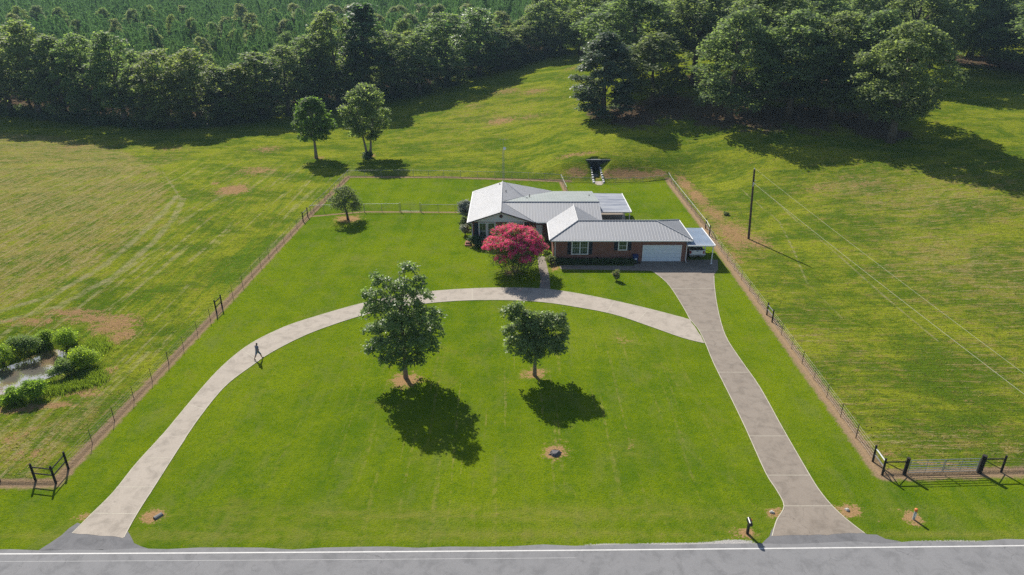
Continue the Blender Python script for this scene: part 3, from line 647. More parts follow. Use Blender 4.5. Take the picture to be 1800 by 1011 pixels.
# garage door
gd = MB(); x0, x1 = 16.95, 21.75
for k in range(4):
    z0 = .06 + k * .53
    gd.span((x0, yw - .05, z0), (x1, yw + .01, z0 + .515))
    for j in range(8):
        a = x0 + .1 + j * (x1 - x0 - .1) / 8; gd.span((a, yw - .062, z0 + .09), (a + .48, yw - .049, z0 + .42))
g = gd.build("garage_door", M['door_sky_tint'], house)
fr = MB(); fr.span((x0 - .12, yw - .075, .05), (x0 - .003, yw + .01, 2.3)); fr.span((x1 + .003, yw - .075, .05), (x1 + .12, yw + .01, 2.3)); fr.span((x0 - .003, yw - .075, 2.19), (x1 + .003, yw + .01, 2.3)); fr.build("frame", M['white'], g)
for x in (11.0, 14.1):
    m = MB(); m.span((x - .2, yw - .02, .42), (x + .2, yw + .01, .62)); m.build("foundation_vent", M['dark'], house)
for x, y, z, r, h in ((-.9, 99.2, 4.45, .07, .35), (2.6, 98.5, 3.92, .06, .42), (2.2, 97.2, 4.1, .05, .22), (11.6, 99.5, 3.8, .06, .2), (-1.9, 103.4, 4.5, .06, .22)):
    m = MB(); m.tube([(x, y, z - .2), (x, y, z + h)], r, 8); m.tube([(x, y, z - .02), (x, y, z + .04)], [r * 2.2, r * 1.2], 8); m.build("vent_pipe", M['fascia'], house)
# covered porch on the back right
pr = MB(); pr.slab([(12.48, 95.1, 2.78), (17.3, 95.1, 2.70), (17.35, 104.5, 2.70), (12.62, 104.5, 2.78)], .12); pc = pr.build("porch_roof", M['porch_roof'], house)
b = MB(); b.span((17.31, 95.0, 2.6), (17.4, 104.5, 2.78)); b.span((12.5, 95.0, 2.57), (17.3, 95.09, 2.76)); b.build("fascia", M['white'], pc)
for x, y in ((16.2, 95.25), (17.15, 95.25), (17.15, 99.5), (17.15, 104.2)):
    m = MB(); m.span((x - .05, y - .05, 0.1), (x + .05, y + .05, 2.58)); m.build("porch_post", M['white'], house)
m = MB(); m.span((12.2, 95.0, -.1), (17.5, 104.5, .12)); m.build("porch_floor", M['drive2'], house)
m = MB(); m.span((-6.5, 88.1, 0), (-5.7, 89.3, .18)); m.span((-6.4, 88.5, .18), (-5.7, 89.3, .38)); m.build("brick_steps", M['brickstep'], house)
bd = MB(); bd.span((5.4, 81.5, -.05), (16.6, 82.41, .05)); bd.build("planting_bed", plain("mulch", (.09, .06, .04), .95, var=.4), house)

# ------------------------------------------------------------------ carport and what stands about the house
cp = thing("carport", (24.1, 84.8, 0), "small white flat-roofed carport at the right end of the house", "carport")
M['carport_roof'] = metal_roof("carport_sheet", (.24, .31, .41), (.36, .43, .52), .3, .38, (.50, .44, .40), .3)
m = MB(); m.slab([(-1.75, -3.45, 2.62), (1.62, -3.45, 2.60), (1.75, 3.45, 2.60), (-1.75, 3.45, 2.62)], .09)
for k in range(16):
    y = -3.3 + k * .44; m.span((-1.72, y - .02, 2.622), (1.68, y + .02, 2.65))
m.build("roof", M['carport_roof'], cp)
m = MB(); m.span((-1.75, -3.53, 2.50), (1.62, -3.455, 2.66)); m.span((1.70, -3.45, 2.50), (1.79, 3.45, 2.66)); m.build("fascia", M['white'], cp)
for y in (-3.2, .1, 3.2):
    m = MB(); m.span((1.50, y - .055, 0), (1.61, y + .055, 2.5)); m.box((1.555, y, .05), (.26, .26, .10)); m.build("post", M['white'], cp)

def wheel_parts(parent, x, y, r, w, tyre, rim):
    m = MB(); n = 20; prof = [(-.5, .62), (-.5, .9), (-.36, 1), (.36, 1), (.5, .9), (.5, .62)]
    vs = [(x + p[0] * w, y + r * p[1] * math.cos(2 * math.pi * k / n), r + r * p[1] * math.sin(2 * math.pi * k / n)) for k in range(n) for p in prof]; q = len(prof)
    fs = [(k * q + j, ((k + 1) % n) * q + j, ((k + 1) % n) * q + j + 1, k * q + j + 1) for k in range(n) for j in range(q - 1)]
    wh = m.add(vs, fs).build("wheel", tyre, parent, smooth_shade=True)
    m = MB(); m.tube([(x - w * .42, y, r), (x + w * .42, y, r)], r * .6, 14); m.build("rim", rim, wh)
truck = thing("pickup_truck", (24.15, 83.15, .03), "white pickup truck with black bed cover parked under the carport", "truck")
M['car_white'] = plain("white_car_paint", (.74, .75, .76), .25, 0, .5, var=.02, coat=.6)
M['black_vinyl'] = plain("black_vinyl", (.010, .010, .012), .45, var=.2); M['tyre'] = plain("tyre", (.02, .02, .02), .85); M['chrome'] = plain("bright_metal", (.62, .63, .65), .22, .9, var=.05)
M['tail_red'] = plain("tail_lamp", (.30, .012, .015), .2, var=.1); M['car_glass'] = plain("car_glass", (.012, .016, .02), .06, 0, .6, var=.1)
hw = .98
m = MB()      # body side profile (y along the truck, tail at y = 0)
side = [(0.05,.62),(0.05,1.18),(0.10,1.22),(1.78,1.24),(1.80,1.24),(3.95,1.20),(4.1,1.18),(5.35,1.08),(5.52,.95),(5.55,.55),(5.2,.42),(4.95,.42),(4.9,.72),(4.75,.9),(4.45,.98),(4.15,.9),(4.0,.72),(3.95,.42),(1.65,.42),(1.6,.72),(1.45,.9),(1.15,.98),(.85,.9),(.7,.72),(.65,.5),(.3,.5)]
m.prism(side, -hw, hw, 'x'); m.build("body", M['car_white'], truck, bevel=.03)
m = MB(); m.prism([(1.86,1.235),(2.02,1.86),(2.25,1.93),(3.2,1.92),(3.45,1.86),(4.05,1.20)], -.82, .82, 'x'); m.build("cab", M['car_white'], truck, bevel=.05)
m = MB(); m.add([(-.68,1.895,1.36),(.68,1.895,1.36),(.62,2.01,1.80),(-.62,2.01,1.80)], [(0,1,2,3)]); m.build("rear_window", M['car_glass'], truck)
for s in (-1, 1):
    m = MB(); m.prism([(2.05,1.30),(2.2,1.80),(3.3,1.82),(3.75,1.30)], s*.822, s*.835, 'x'); m.build("side_window", M['car_glass'], truck)
m = MB(); m.span((-.86, .14, 1.225), (.86, 1.82, 1.275)); m.span((-.12, .95, 1.275), (.16, 1.02, 1.285), 1); m.build("bed_cover", [M['black_vinyl'], M['chrome']], truck)
m = MB(); m.span((-.74, -.01, .70), (.74, .052, 1.20)); tg = m.build("tailgate", M['car_white'], truck, bevel=.02)
m = MB(); m.span((-.11, -.03, 1.05), (.11, -.008, 1.12)); m.build("handle", M['black_vinyl'], tg)
for s in (-1, 1):
    m = MB(); m.span((s * .77, -.005, .78), (s * .965, .056, 1.14)); m.build("tail_light", M['tail_red'], truck)
    m = MB(); m.span((s * 1.0, 3.85, 1.22), (s * 1.2, 3.97, 1.42)); m.build("mirror", M['car_white'], truck)
    m = MB(); m.span((s * .6, 5.53, .72), (s * .95, 5.57, .92)); m.build("headlight", M['chrome'], truck)
m = MB(); m.span((-.95, -.16, .46), (.95, .03, .66)); m.span((-.2, -.172, .50), (.2, -.161, .64), 1); m.build("bumper", [M['chrome'], M['black_vinyl']], truck)
for x in (-.82, .82):
    for y in (1.15, 4.45): wheel_parts(truck, x, y, .40, .26, M['tyre'], M['chrome'])

bn = thing("rubbish_bin", (15.9, 81.95, .03), "blue wheeled rubbish bin standing beside the garage door", "bin")
M['blue'] = plain("blue_plastic", (.012, .035, .14), .45, var=.12)
m = MB(); n = [(-.27, -.30), (.27, -.30), (.27, .30), (-.27, .30)]
m.add([(x, y, .06) for x, y in n] + [(x * 1.22, y * 1.2, 1.0) for x, y in n], [(3, 2, 1, 0), (4, 5, 6, 7), (0, 1, 5, 4), (1, 2, 6, 5), (2, 3, 7, 6), (3, 0, 4, 7)]); m.build("body", M['blue'], bn, bevel=.03)
m = MB(); m.span((-.36, -.40, 1.003), (.36, .42, 1.07)); m.span((-.30, -.3, 1.07), (.30, .3, 1.11)); m.build("lid", M['blue'], bn, bevel=.02)
m = MB(); m.tube([(-.30, .42, .95), (.30, .42, .95)], .025); m.build("handle", M['blue'], bn)
m = MB(); m.span((-.13, -.362, .56), (.15, -.345, .72)); m.build("badge", M['white'], bn)
for s in (-1, 1):
    m = MB(); m.tube([(s * .24, .30, .13), (s * .32, .30, .13)], .13, 12); m.build("wheel", M['tyre'], bn)

# antenna mast behind the gable
an = thing("antenna_mast", (-1.35, 105.2, 0), "tall thin lattice antenna mast rising behind the house", "antenna")
M['galv'] = plain("galvanised_steel", (.30, .31, .32), .5, .6)
m = MB(); tri = [(.16 * math.cos(a), .16 * math.sin(a)) for a in (1.57, 3.67, 5.76)]
for x, y in tri: m.tube([(x, y, 0), (x, y, 9.6)], .018, 5)
for k in range(24):
    z = .2 + k * .39
    for i in range(3):
        a, b = tri[i], tri[(i + 1) % 3]; m.tube([(a[0], a[1], z), (b[0], b[1], z + .39)], .009, 4)
m.build("lattice", M['galv'], an)
m = MB(); m.tube([(0, 0, 9.4), (0, 0, 11.2)], .022, 6); m.build("pole", M['galv'], an)
m = MB(); m.tube([(-.7, 0, 11.1), (.7, .1, 11.1)], .012, 4)
for k in range(7):
    x = -.6 + k * .2; m.tube([(x, -.28 - .03 * k, 11.11), (x, .28 + .03 * k, 11.11)], .008, 4)
m.build("aerial", M['galv'], an)
m = MB(); m.tube([(.2, -.2, 9.75), (.22, -.30, 9.77)], [.24, .05], 12); m.tube([(0, 0, 9.7), (.2, -.2, 9.75)], .02, 5); m.build("dish", M['white'], an)

# ------------------------------------------------------------------ storm shelter in the bank
sh = thing("storm_shelter", (SH_X, SH_Y, 0), "dark storm shelter doorway dug into the grass bank with chequered side walls", "storm shelter")
M['black_wall'] = plain("black_block", (.016, .020, .026), .85, var=.3); M['blk_white'] = plain("white_block", (.70, .70, .68), .8)
m = MB(); m.prism([(-1.75, 1.2), (-1.75, 2.72), (3.3, 2.72), (3.3, 1.5), (.42, -.2), (.42, 2.25), (-.42, 2.25), (-.42, -.2)], -.14, .14, 'y'); m.build("headwall", M['black_wall'], sh)
m = MB(); m.span((-1.8, -.22, 2.723), (3.35, .25, 2.80)); m.build("coping", plain("grey_coping", (.16, .17, .18), .9), sh)
m = MB(); m.span((-.42, .6, -.2), (.42, .7, 2.25)); m.build("doorway", M['dark'], sh)
for s_ in (-1, 1):
    m = MB(); xx = .90 * s_; y = -.145; k = 0
    while y > -6.2:
        m.span((xx - .15, y - .45, -.15), (xx + .15, y - .004, max(.30, 1.68 - .24 * -(y - .2))), k % 2); y -= .45; k += 1
    m.build("side_wall", [M['black_wall'], M['blk_white']], sh)
m = MB(); m.add([(-.74, .14, .10), (-.74, -7.2, .035), (.78, -7.2, .035), (.78, .14, .10)], [(0, 1, 2, 3)]); m.span((-.5, -7.9, -.05), (.45, -7.25, .06)); m.build("walkway", M['drive'], sh)
for x, y in ((-.9, 3.2), (.9, 2.6), (2.2, 4.0)):
    m = MB(); m.tube([(x, y, 2.2), (x, y, 3.1)], .05, 6); m.tube([(x, y, 3.1), (x, y, 3.18)], .09, 6); m.build("air_pipe", M['fascia'], sh)

# ------------------------------------------------------------------ fences
M['post_dark'] = plain("dark_timber", (.022, .019, .017), .9, var=.5, scale=6)
M['rail_grey'] = plain("weathered_rail", (.16, .16, .16), .8, var=.3)
M['rust'] = plain("rusty_steel", (.10, .078, .062), .8, .2, var=.4)
M['wire'] = plain("fence_wire", (.22, .21, .20), .6, .5)
M['rail_white'] = plain("galvanised_rail", (.60, .61, .60), .45, .3)
def resample(pts, step):
    out = []; P = [Vector((p[0], p[1], 0)) for p in pts]
    for i in range(len(P) - 1):
        n = max(1, int(round((P[i + 1] - P[i]).length / step)))
        for k in range(n): out.append(P[i].lerp(P[i + 1], k / n))
    out.append(P[-1])
    zz = land(np.array([p.x for p in out]), np.array([p.y for p in out]))
    return [Vector((p.x, p.y, float(z))) for p, z in zip(out, zz)]
def wire_fence(name, label, pts, step=3.0, h=1.35, skip_ends=True, group="wire field fences"):
    P = resample(pts, step); o = P[0].copy(); root = thing(name, o, label, "fence", group)
    for p in (P[1:-1] if skip_ends else P):
        m = MB(); q = p - o; lean = random.uniform(-.05, .05); m.box((q.x + lean / 2, q.y, q.z + h / 2 - .1), (.032, .032, h + .2)); m.box((q.x, q.y - .02, q.z + h * .5), (.014, .045, h)); m.build("post", M['rust'], root)
    m = MB()
    for z in (.25, .5, .75, 1.0, 1.25): m.tube([(p.x - o.x, p.y - o.y, p.z - o.z + z) for p in P], .005, 3, cap=False)
    for i in range(len(P) - 1):
        a, b = P[i] - o, P[i + 1] - o; n = int((b - a).length / .3)
        for k in range(n): c = a.lerp(b, k / n); m.tube([(c.x, c.y, c.z + .12), (c.x, c.y, c.z + 1.1)], .003, 3, cap=False)
    m.build("wires", M['wire'], root)
    return root
def timber_brace(label, pts, h=1.35, mid=True, rail='post_dark', group="timber fence braces", r=.085, toprail=None, diag=False, posts=None):
    o = pts[0].copy(); root = thing("timber_brace", o, label, "fence brace", group)
    for k, p in enumerate(pts):
        if posts and k not in posts: continue
        m = MB(); q = p - o; m.tube([(q.x, q.y, q.z - .2), (q.x + random.uniform(-.03, .03), q.y, q.z + h + .1)], [r, r * .9], 8); m.build("post", M['post_dark'], root)
    for a, b in zip(pts[:-1], pts[1:]):
        a, b = a - o, b - o
        for z in ([h - .18, h * .5] if mid else [h - .18]):
            m = MB(); m.tube([(a.x, a.y, a.z + z), (b.x, b.y, b.z + z)], .05, 6); m.build("rail", M[(toprail or rail) if z > .9 else rail], root)
        if diag: m = MB(); m.tube([(a.x, a.y, a.z + h - .2), (b.x, b.y, b.z + .25)], .03, 6); m.build("brace_rod", M[rail], root)
    return root
timber_brace("black timber corner brace of three posts at the lower left of the lawn", FL_BRACE, 1.45)
timber_brace("black two-post timber brace halfway up the left wire fence", FL_MID, 1.5)
timber_brace("black two-post timber brace where the left wire fence meets the chain link", FL_TOP, 1.4, True, 'post_dark', toprail='rail_grey')
timber_brace("black two-post timber brace behind the carport roof corner", FR_TOP, 1.5, True, 'rail_grey', toprail='rail_white')
timber_brace("black two-post timber brace halfway down the right wire fence", FR_MID, 1.4, True, 'rail_grey')
timber_brace("black timber corner brace with a white rail beside the steel gate", FR_CORNER, 1.4, True, 'rail_grey', toprail='rail_white')
timber_brace("black timber rails tying the corner brace to the left gate post", [FR_CORNER[1], GATE_P[0]], 1.35, False, 'post_dark', diag=True, posts=(9,))
wire_fence("wire_fence", "thin wire fence on steel posts along the left edge of the lawn", [FL_BRACE[2], FL_MID[1]])
wire_fence("wire_fence", "short upper length of the left wire fence, from timber brace to chain link", [FL_MID[1], FL_TOP[0]])
wire_fence("wire_fence", "wire fence running off left from the timber corner brace", [FL_BRACE[0], VERGE_L, VERGE_L2])
wire_fence("wire_fence", "wire fence on steel posts from the carport down to the halfway brace", [FR_TOP[1], FR_MID[0]])
wire_fence("wire_fence", "wire fence on steel posts between the halfway brace and the steel gate", [FR_MID[1], FR_CORNER[0]])
wire_fence("wire_fence", "wire fence running off right beyond the gate posts", [GATE_P[2], VERGE_R2])

def chain_link(label, pts, rail, h=1.22, ends=True):
    P = resample(pts, 3.0); o = P[0].copy(); root = thing("chain_link_fence", o, label, "fence", "chain link fences round the back yard")
    for p in (P if ends else P[1:]):
        m = MB(); q = p - o; m.tube([(q.x, q.y, q.z - .1), (q.x, q.y, q.z + h + .05)], .032, 6); m.build("post", M['galv'], root)
    m = MB(); m.tube([(p.x - o.x, p.y - o.y, p.z - o.z + h) for p in P], .026, 6); m.build("top_rail", rail, root)
    m = MB(); w = .0035
    for i in range(len(P) - 1):
        a, b = P[i] - o, P[i + 1] - o; Ld = (b - a).length; d = (b - a) / Ld; n = int(Ld / .16)
        for k in range(-int(h / .16), n):
            for s in (1, -1):
                t0, t1, z0, z1 = k * .16, k * .16 + h, .03, h
                if t0 < 0: z0 -= t0; t0 = 0
                if t1 > Ld: z1 -= (t1 - Ld); t1 = Ld
                if t1 - t0 < .05: continue
                A, B = (a + d * t0, a + d * t1) if s > 0 else (b - d * t0, b - d * t1)
                A = Vector((A.x, A.y, A.z + z0)); B = Vector((B.x, B.y, B.z + z1)); up = Vector((0, 0, w * 1.4))
                m.add([A - up, B - up, B + up, A + up], [(0, 1, 2, 3)])
    m.build("wire_mesh", M['wire'], root)
    return root
chain_link("chain link fence along the left side of the back yard", [FL_TOP[1], CORNER_L], M['rail_grey'])
chain_link("long chain link fence across the back of the yard behind the gable", [CORNER_L, at(700, 310), at(780, 311.4), at(900, 314), BACK_MID], M['galv'], ends=False)
chain_link("short chain link fence end-on behind the ridge of the rear roof", [BACK_MID, at(996, 341)], M['rail_white'], ends=False)
chain_link("low chain link fence in front of the bank, left of the storm shelter", [BACK_MID, at(1000, 320), at(1038, 321.5)], M['galv'], .9, ends=False)
chain_link("low chain link fence in front of the bank, right of the storm shelter", [at(1058, 322.5), at(1130, 320.5), CORNER_R], M['galv'], .9)
chain_link("chain link fence with a pale rail along the right side of the back yard", [CORNER_R, FR_TOP[0]], M['rail_white'])
chain_link("chain link fence from the left boundary to the fruit tree", [at(546, 374.5), at(570, 373.5), at(640, 372.5)], M['galv'])
chain_link("chain link fence with a white pipe rail beside the fruit tree", [at(641, 372.5), at(702, 372)], M['rail_white'], 1.3)
chain_link("chain link fence from the yard gate to the house shrubs", [at(741, 372.5), at(800, 373), at(818, 373)], M['galv'])
def yard_gate():
    a, b = at(704, 372.2), at(739, 372.4); o = a.copy(); root = thing("yard_gate", o, "double walk gate of grey pipe in the chain link fence left of the house", "gate")
    q = b - a
    for t in (0, 1):
        m = MB(); p = q * t; m.tube([(p.x, p.y, -.1), (p.x, p.y, 1.5)], .05, 6); m.build("post", M['galv'], root)
    for t0, t1 in ((.04, .49), (.51, .96)):
        m = MB(); A, B = q * t0, q * t1
        m.tube([(A.x, A.y, .1), (A.x, A.y, 1.25), (B.x, B.y, 1.25), (B.x, B.y, .1), (A.x, A.y, .1)], .022, 5)
        for k in range(1, 12):
            c = A.lerp(B, k / 12); m.tube([(c.x, c.y, .1), (c.x, c.y, 1.25)], .005, 3)
        m.build("leaf", M['galv'], root)
yard_gate()
# the steel field gate
o = GATE_P[0].copy(); fg = thing("field_gate", o, "grey tubular steel double gate between heavy timber posts", "gate")
q = GATE_P[1] - o
for k, (t, r, h) in enumerate(((0, .14, 1.5), (1, .18, 1.55))):
    m = MB(); p = q * t; m.tube([(p.x, p.y, -.2), (p.x + .03, p.y, h)], [r, r * .95], 10); m.build("post", M['post_dark'], fg)
M['gate_steel'] = plain("gate_steel", (.27, .29, .29), .5, .5)
for t0, t1 in ((.045, .492), (.508, .955)):
    m = MB(); A, B = q * t0, q * t1
    for z in (.18, .38, .58, .80, 1.03, 1.28): m.tube([(A.x, A.y, z), (B.x, B.y, z)], .026, 6)
    for t in (0, .5, 1): c = A.lerp(B, t); m.tube([(c.x, c.y, .18), (c.x, c.y, 1.28)], .028 if t != .5 else .018, 6)
    m.build("leaf", M['gate_steel'], fg)
timber_brace("black timber brace post right of the steel gate", [GATE_P[1], GATE_P[2]], 1.4, False, 'post_dark', diag=True, posts=(1,))

# ------------------------------------------------------------------ utility pole and its wires
pb = at(1316, 420); H_ = z_at(pb.y, 298) - pb.z; TX = -.62
up_ = thing("utility_pole", pb, "tall brown wooden utility pole standing in the right field", "utility pole")
m = MB(); m.tube([(0, 0, -.3), (TX, 0, H_)], [.17, .12], 10); m.build("pole", plain("pole_wood", (.075, .05, .036), .9, var=.4, scale=5), up_)
m = MB(); m.tube([(TX, 0, H_), (TX, 0, H_ + .1), (TX, 0, H_ + .2)], [.06, .09, .04], 8); m.build("insulator", M['rail_white'], up_)
m = MB(); m.tube([(TX + .05, -.15, H_ - 2.0), (TX + .35, -.12, H_ - 1.9)], .05, 6); m.tube([(TX + .08, -.2, H_ - 1.75), (TX + .08, -.2, H_ - 2.3)], .07, 8); m.tube([(TX + .1, -.05, H_ - 1.5), (TX + .4, -.05, H_ - 1.5)], .05, 6); m.build("bracket", M['rail_white'], up_)
M['cable'] = plain("pale_cable", (.36, .35, .26), .7)
for (z0, px, py, z1, lab, rr) in ((H_ + .15, 1800, 657, 8.6, "upper pale cable running from the pole top to the lower right", .010), (H_ - 1.85, 1800, 693, 7.0, "lower pale cable running from the pole to the lower right", .013)):
    A = pb + Vector((TX + (.1 if z0 < H_ else 0), 0, z0)); d = ray(px, py); tt = (z1 - CAM_H) / d[2]; B = Vector((d[0] * tt, d[1] * tt, z1)); B2 = A + (B - A) * 1.55
    pts = []
    for k in range(25):
        u = k / 24; p = A.lerp(B2, u); s = 4 * .35 * (u * (1 - u)); p.z -= s - (4 * .35 * (1 / 1.55) * (1 - 1 / 1.55)) * u * 1.55; pts.append(p - A)
    m = MB(); m.tube(pts, rr, 5); c = m.build("power_cable", M['cable'], None, A); tag(c, lab, "cable", "cables from the utility pole")

# ------------------------------------------------------------------ roadside things
mbp = at(1313.5, 938); mx = thing("mailbox", mbp, "black mailbox on a thick black post by the road", "mailbox", rz=R(-4))
M['black_plastic'] = plain("black_plastic", (.014, .015, .018), .35, 0, .5, var=.25)
m = MB(); m.box((0, 0, .45), (.17, .17, .98), taper=.86); m.box((0, -.10, .90), (.13, .42, .06)); m.build("post", M['black_plastic'], mx, bevel=.015)
m = MB(); arc = [(-.13, .93), (.13, .93), (.13, 1.08)] + [(.13 * math.cos(a), 1.08 + .13 * math.sin(a)) for a in np.linspace(.2, math.pi - .2, 9)] + [(-.13, 1.08)]
m.prism(arc, -.34, .22, 'y'); bx = m.build("box", M['black_plastic'], mx, bevel=.01)
m = MB(); m.prism([(p[0] * .93, p[1] * .985 + .012) for p in arc], -.355, -.3405, 'y'); m.span((-.02, -.375, 1.1), (.02, -.354, 1.13)); m.build("door", M['black_plastic'], bx)
m = MB(); m.span((.133, -.05, 1.0), (.145, .0, 1.2)); m.span((.133, -.0, 1.13), (.145, .09, 1.2)); m.build("flag", plain("red_flag", (.35, .02, .02), .5), mx)
q = at(1605.5, 913); mk = thing("marker_post", q, "short grey utility marker post with an orange cap", "marker post")
m = MB(); m.tube([(0, 0, -.1), (0, 0, .72)], .085, 12); m.span((-.05, -.095, .25), (.05, -.084, .55), 1); m.build("post", [plain("marker_grey", (.33, .36, .36), .6), M['white']], mk)
m = MB(); m.tube([(0, 0, .70), (0, 0, .88), (0, 0, .91)], [.10, .10, .06], 12); m.build("cap", plain("orange_cap", (.62, .17, .05), .5, var=.05), mk)
# drain pipe mouth, stump and stones
q = at(274, 911); dp = thing("drain_pipe", q + Vector((0, 0, -.15)), "end of a dark drain pipe in bare soil right of the left drive mouth", "pipe")
m = MB(); n = 14
ring = lambda r, y, dz=0: [(r * math.cos(2 * math.pi * k / n), y, .10 + r * math.sin(2 * math.pi * k / n)) for k in range(n)]
vs = ring(.20, -.1) + ring(.20, .45) + ring(.165, -.1) + ring(.165, .45)
fs = [(k, (k + 1) % n, n + (k + 1) % n, n + k) for k in range(n)] + [(2 * n + (k + 1) % n, 2 * n + k, 3 * n + k, 3 * n + (k + 1) % n) for k in range(n)] + [(k, 2 * n + k, 2 * n + (k + 1) % n, (k + 1) % n) for k in range(n)]
m.add(vs, fs)
m.build("pipe", plain("drain_grey", (.13, .13, .13), .8), dp)
m = MB(); m.tube([(0, .2, .10), (0, .22, .10)], .162, 14); m.build("mouth", M['dark'], dp); dp.rotation_euler = (0, 0, R(-35))
def rock(name, loc, r, mat, label, cat, seed, group=None, flat=.6):
    rg_ = np.random.default_rng(seed); import bmesh
    bm = bmesh.new(); bmesh.ops.create_icosphere(bm, subdivisions=2, radius=1)
    for v in bm.verts:
        k = 1 + .28 * math.sin(v.co.x * 3.1 + seed) * math.cos(v.co.y * 2.7 + seed * 2) + rg_.normal(0, .07); v.co = Vector((v.co.x * k * r, v.co.y * k * r * .8, v.co.z * k * r * flat))
    me = bpy.data.meshes.new(name); bm.to_mesh(me); bm.free(); me.materials.append(mat)
    return tag(link(name, me, None, loc), label, cat, group)
M['stone'] = plain("pale_stone", (.42, .39, .34), .9, var=.3, scale=6); M['stone_dk'] = plain("dark_stone", (.10, .095, .10), .85, var=.4, scale=6)
sp = at(976, 798); st = thing("tree_stump", sp, "low grey tree stump in a ring of straw on the front lawn", "stump")
m = MB(); n = 14; rr = [.30 * (1 + .22 * math.sin(3 * k * 2 * math.pi / n + 1) + random.uniform(-.1, .1)) for k in range(n)]
vs = [(rr[k] * 1.45 * math.cos(2 * math.pi * k / n), rr[k] * 1.2 * math.sin(2 * math.pi * k / n), -.05) for k in range(n)] + [(rr[k] * math.cos(2 * math.pi * k / n), rr[k] * .9 * math.sin(2 * math.pi * k / n), .20 + random.uniform(-.05, .06)) for k in range(n)]
m.add(vs, [(k, (k + 1) % n, n + (k + 1) % n, n + k) for k in range(n)] + [tuple(range(n, 2 * n))]); m.build("stump", M['stone_dk'], st)
m = MB()
for a in (.4, 1.9, 3.4, 4.9): m.tube([(.25 * math.cos(a), .2 * math.sin(a), .08), (.55 * math.cos(a), .45 * math.sin(a), .0)], [.09, .03], 6)
m.build("roots", M['stone_dk'], st)
rock("stone", at(1357, 901) + Vector((0, 0, .04)), .17, M['stone'], "pale stone in the bare patch left of the right drive mouth", "stone", 3)
rock("stone", at(1489, 897) + Vector((0, 0, .04)), .19, M['stone'], "pale stone in the bare patch right of the right drive mouth", "stone", 5)

# ------------------------------------------------------------------ the person walking on the drive
def person():
    a = on_plane(449.5, 634.5); b = on_plane(459.5, 629.5); c = Vector(((a[0] + b[0]) / 2, (a[1] + b[1]) / 2, .034))
    yaw = math.atan2(b[1] - a[1], b[0] - a[0])          # walking towards +x of the body
    V_, E_, Rr_ = [], [], []
    def v(p, r, parent=None):
        V_.append(p); Rr_.append(r if isinstance(r, tuple) else (r, r)); i = len(V_) - 1
        if parent is not None: E_.append((parent, i))
        return i
    pel = v((0, 0, .93), (.15, .175)); ab = v((.01, 0, 1.08), (.14, .17), pel); ch = v((.02, 0, 1.28), (.15, .195), ab); sh_ = v((.03, 0, 1.42), (.09, .14), ch); nk = v((.045, 0, 1.50), .055, sh_)
    h1 = v((.07, 0, 1.58), (.085, .072), nk); h2 = v((.075, 0, 1.67), (.10, .082), h1); v((.065, 0, 1.745), (.07, .06), h2)
    ns = v((.165, 0, 1.62), .018, h1)
    for s, fx, kx, kz in ((-1, .36, .24, .50), (1, -.36, -.14, .49)):
        hip = v((.0, s * .095, .88), .112, pel); kn = v((kx, s * .10, kz), .075, hip); an_ = v((fx - .03, s * .10, .10 if s < 0 else .13), .042, kn); v((fx + .02, s * .10, .04), .045, an_); v((fx + .16, s * .11, .035 if s < 0 else .03), .038, len(V_) - 1)
        so = v((.03, s * .19, 1.40), .062, sh_); el = v((.03 - s * -.10 * 1, s * .25, 1.14), .045, so); wr = v((.06 + s * .22, s * .24, .93), .030, el); pa = v((.07 + s * .26, s * .235, .85), (.035, .022), wr)
        for k in range(4):
            f1 = v((.045 + s * .27 + k * .022, s * .235, .79 - .004 * abs(k - 1.5)), .0095, pa); v((.055 + s * .27 + k * .020, s * .225, .75 - .004 * abs(k - 1.5)), .008, f1)
        t1 = v((.125 + s * .25, s * .222, .83), .011, pa); v((.14 + s * .25, s * .215, .79), .009, t1)
    me = bpy.data.meshes.new("person"); me.from_pydata(V_, E_, [])
    o = link("person", me); sk = o.modifiers.new("skin", 'SKIN')
    for i, sv in enumerate(me.skin_vertices[0].data): sv.radius = Rr_[i]; sv.use_root = (i == 0)
    su = o.modifiers.new("sub", 'SUBSURF'); su.levels = 2; su.render_levels = 2
    dg = bpy.context.evaluated_depsgraph_get(); m2 = bpy.data.meshes.new_from_object(o.evaluated_get(dg))
    o.modifiers.clear(); o.data = m2; m2.materials.clear()
    for mt in (plain("skin", (.30, .16, .115), .6, var=.08), plain("grey_shirt", (.17, .17, .23), .85, var=.1), plain("blue_shorts", (.06, .14, .23), .85, var=.1), plain("dark_cap", (.018, .016, .018), .8), plain("dark_shoes", (.03, .022, .02), .7)): m2.materials.append(mt)
    for p in m2.polygons:
        x, y, z = p.center; i = 0
        if z > 1.655 or (z > 1.56 and x < .05): i = 3
        elif z < .085: i = 4
        elif abs(y) > .185 and z < 1.20: i = 0
        elif z > .98 and z < 1.47: i = 1
        elif z > .52 and z <= .98 and abs(y) < .19: i = 2
        p.material_index = i; p.use_smooth = True
    o.location = c; o.rotation_euler = (0, 0, yaw); o.scale = (.98, .98, 1.0)
    tag(o, "person in a grey shirt, blue shorts and dark cap walking up the drive", "person")
person()

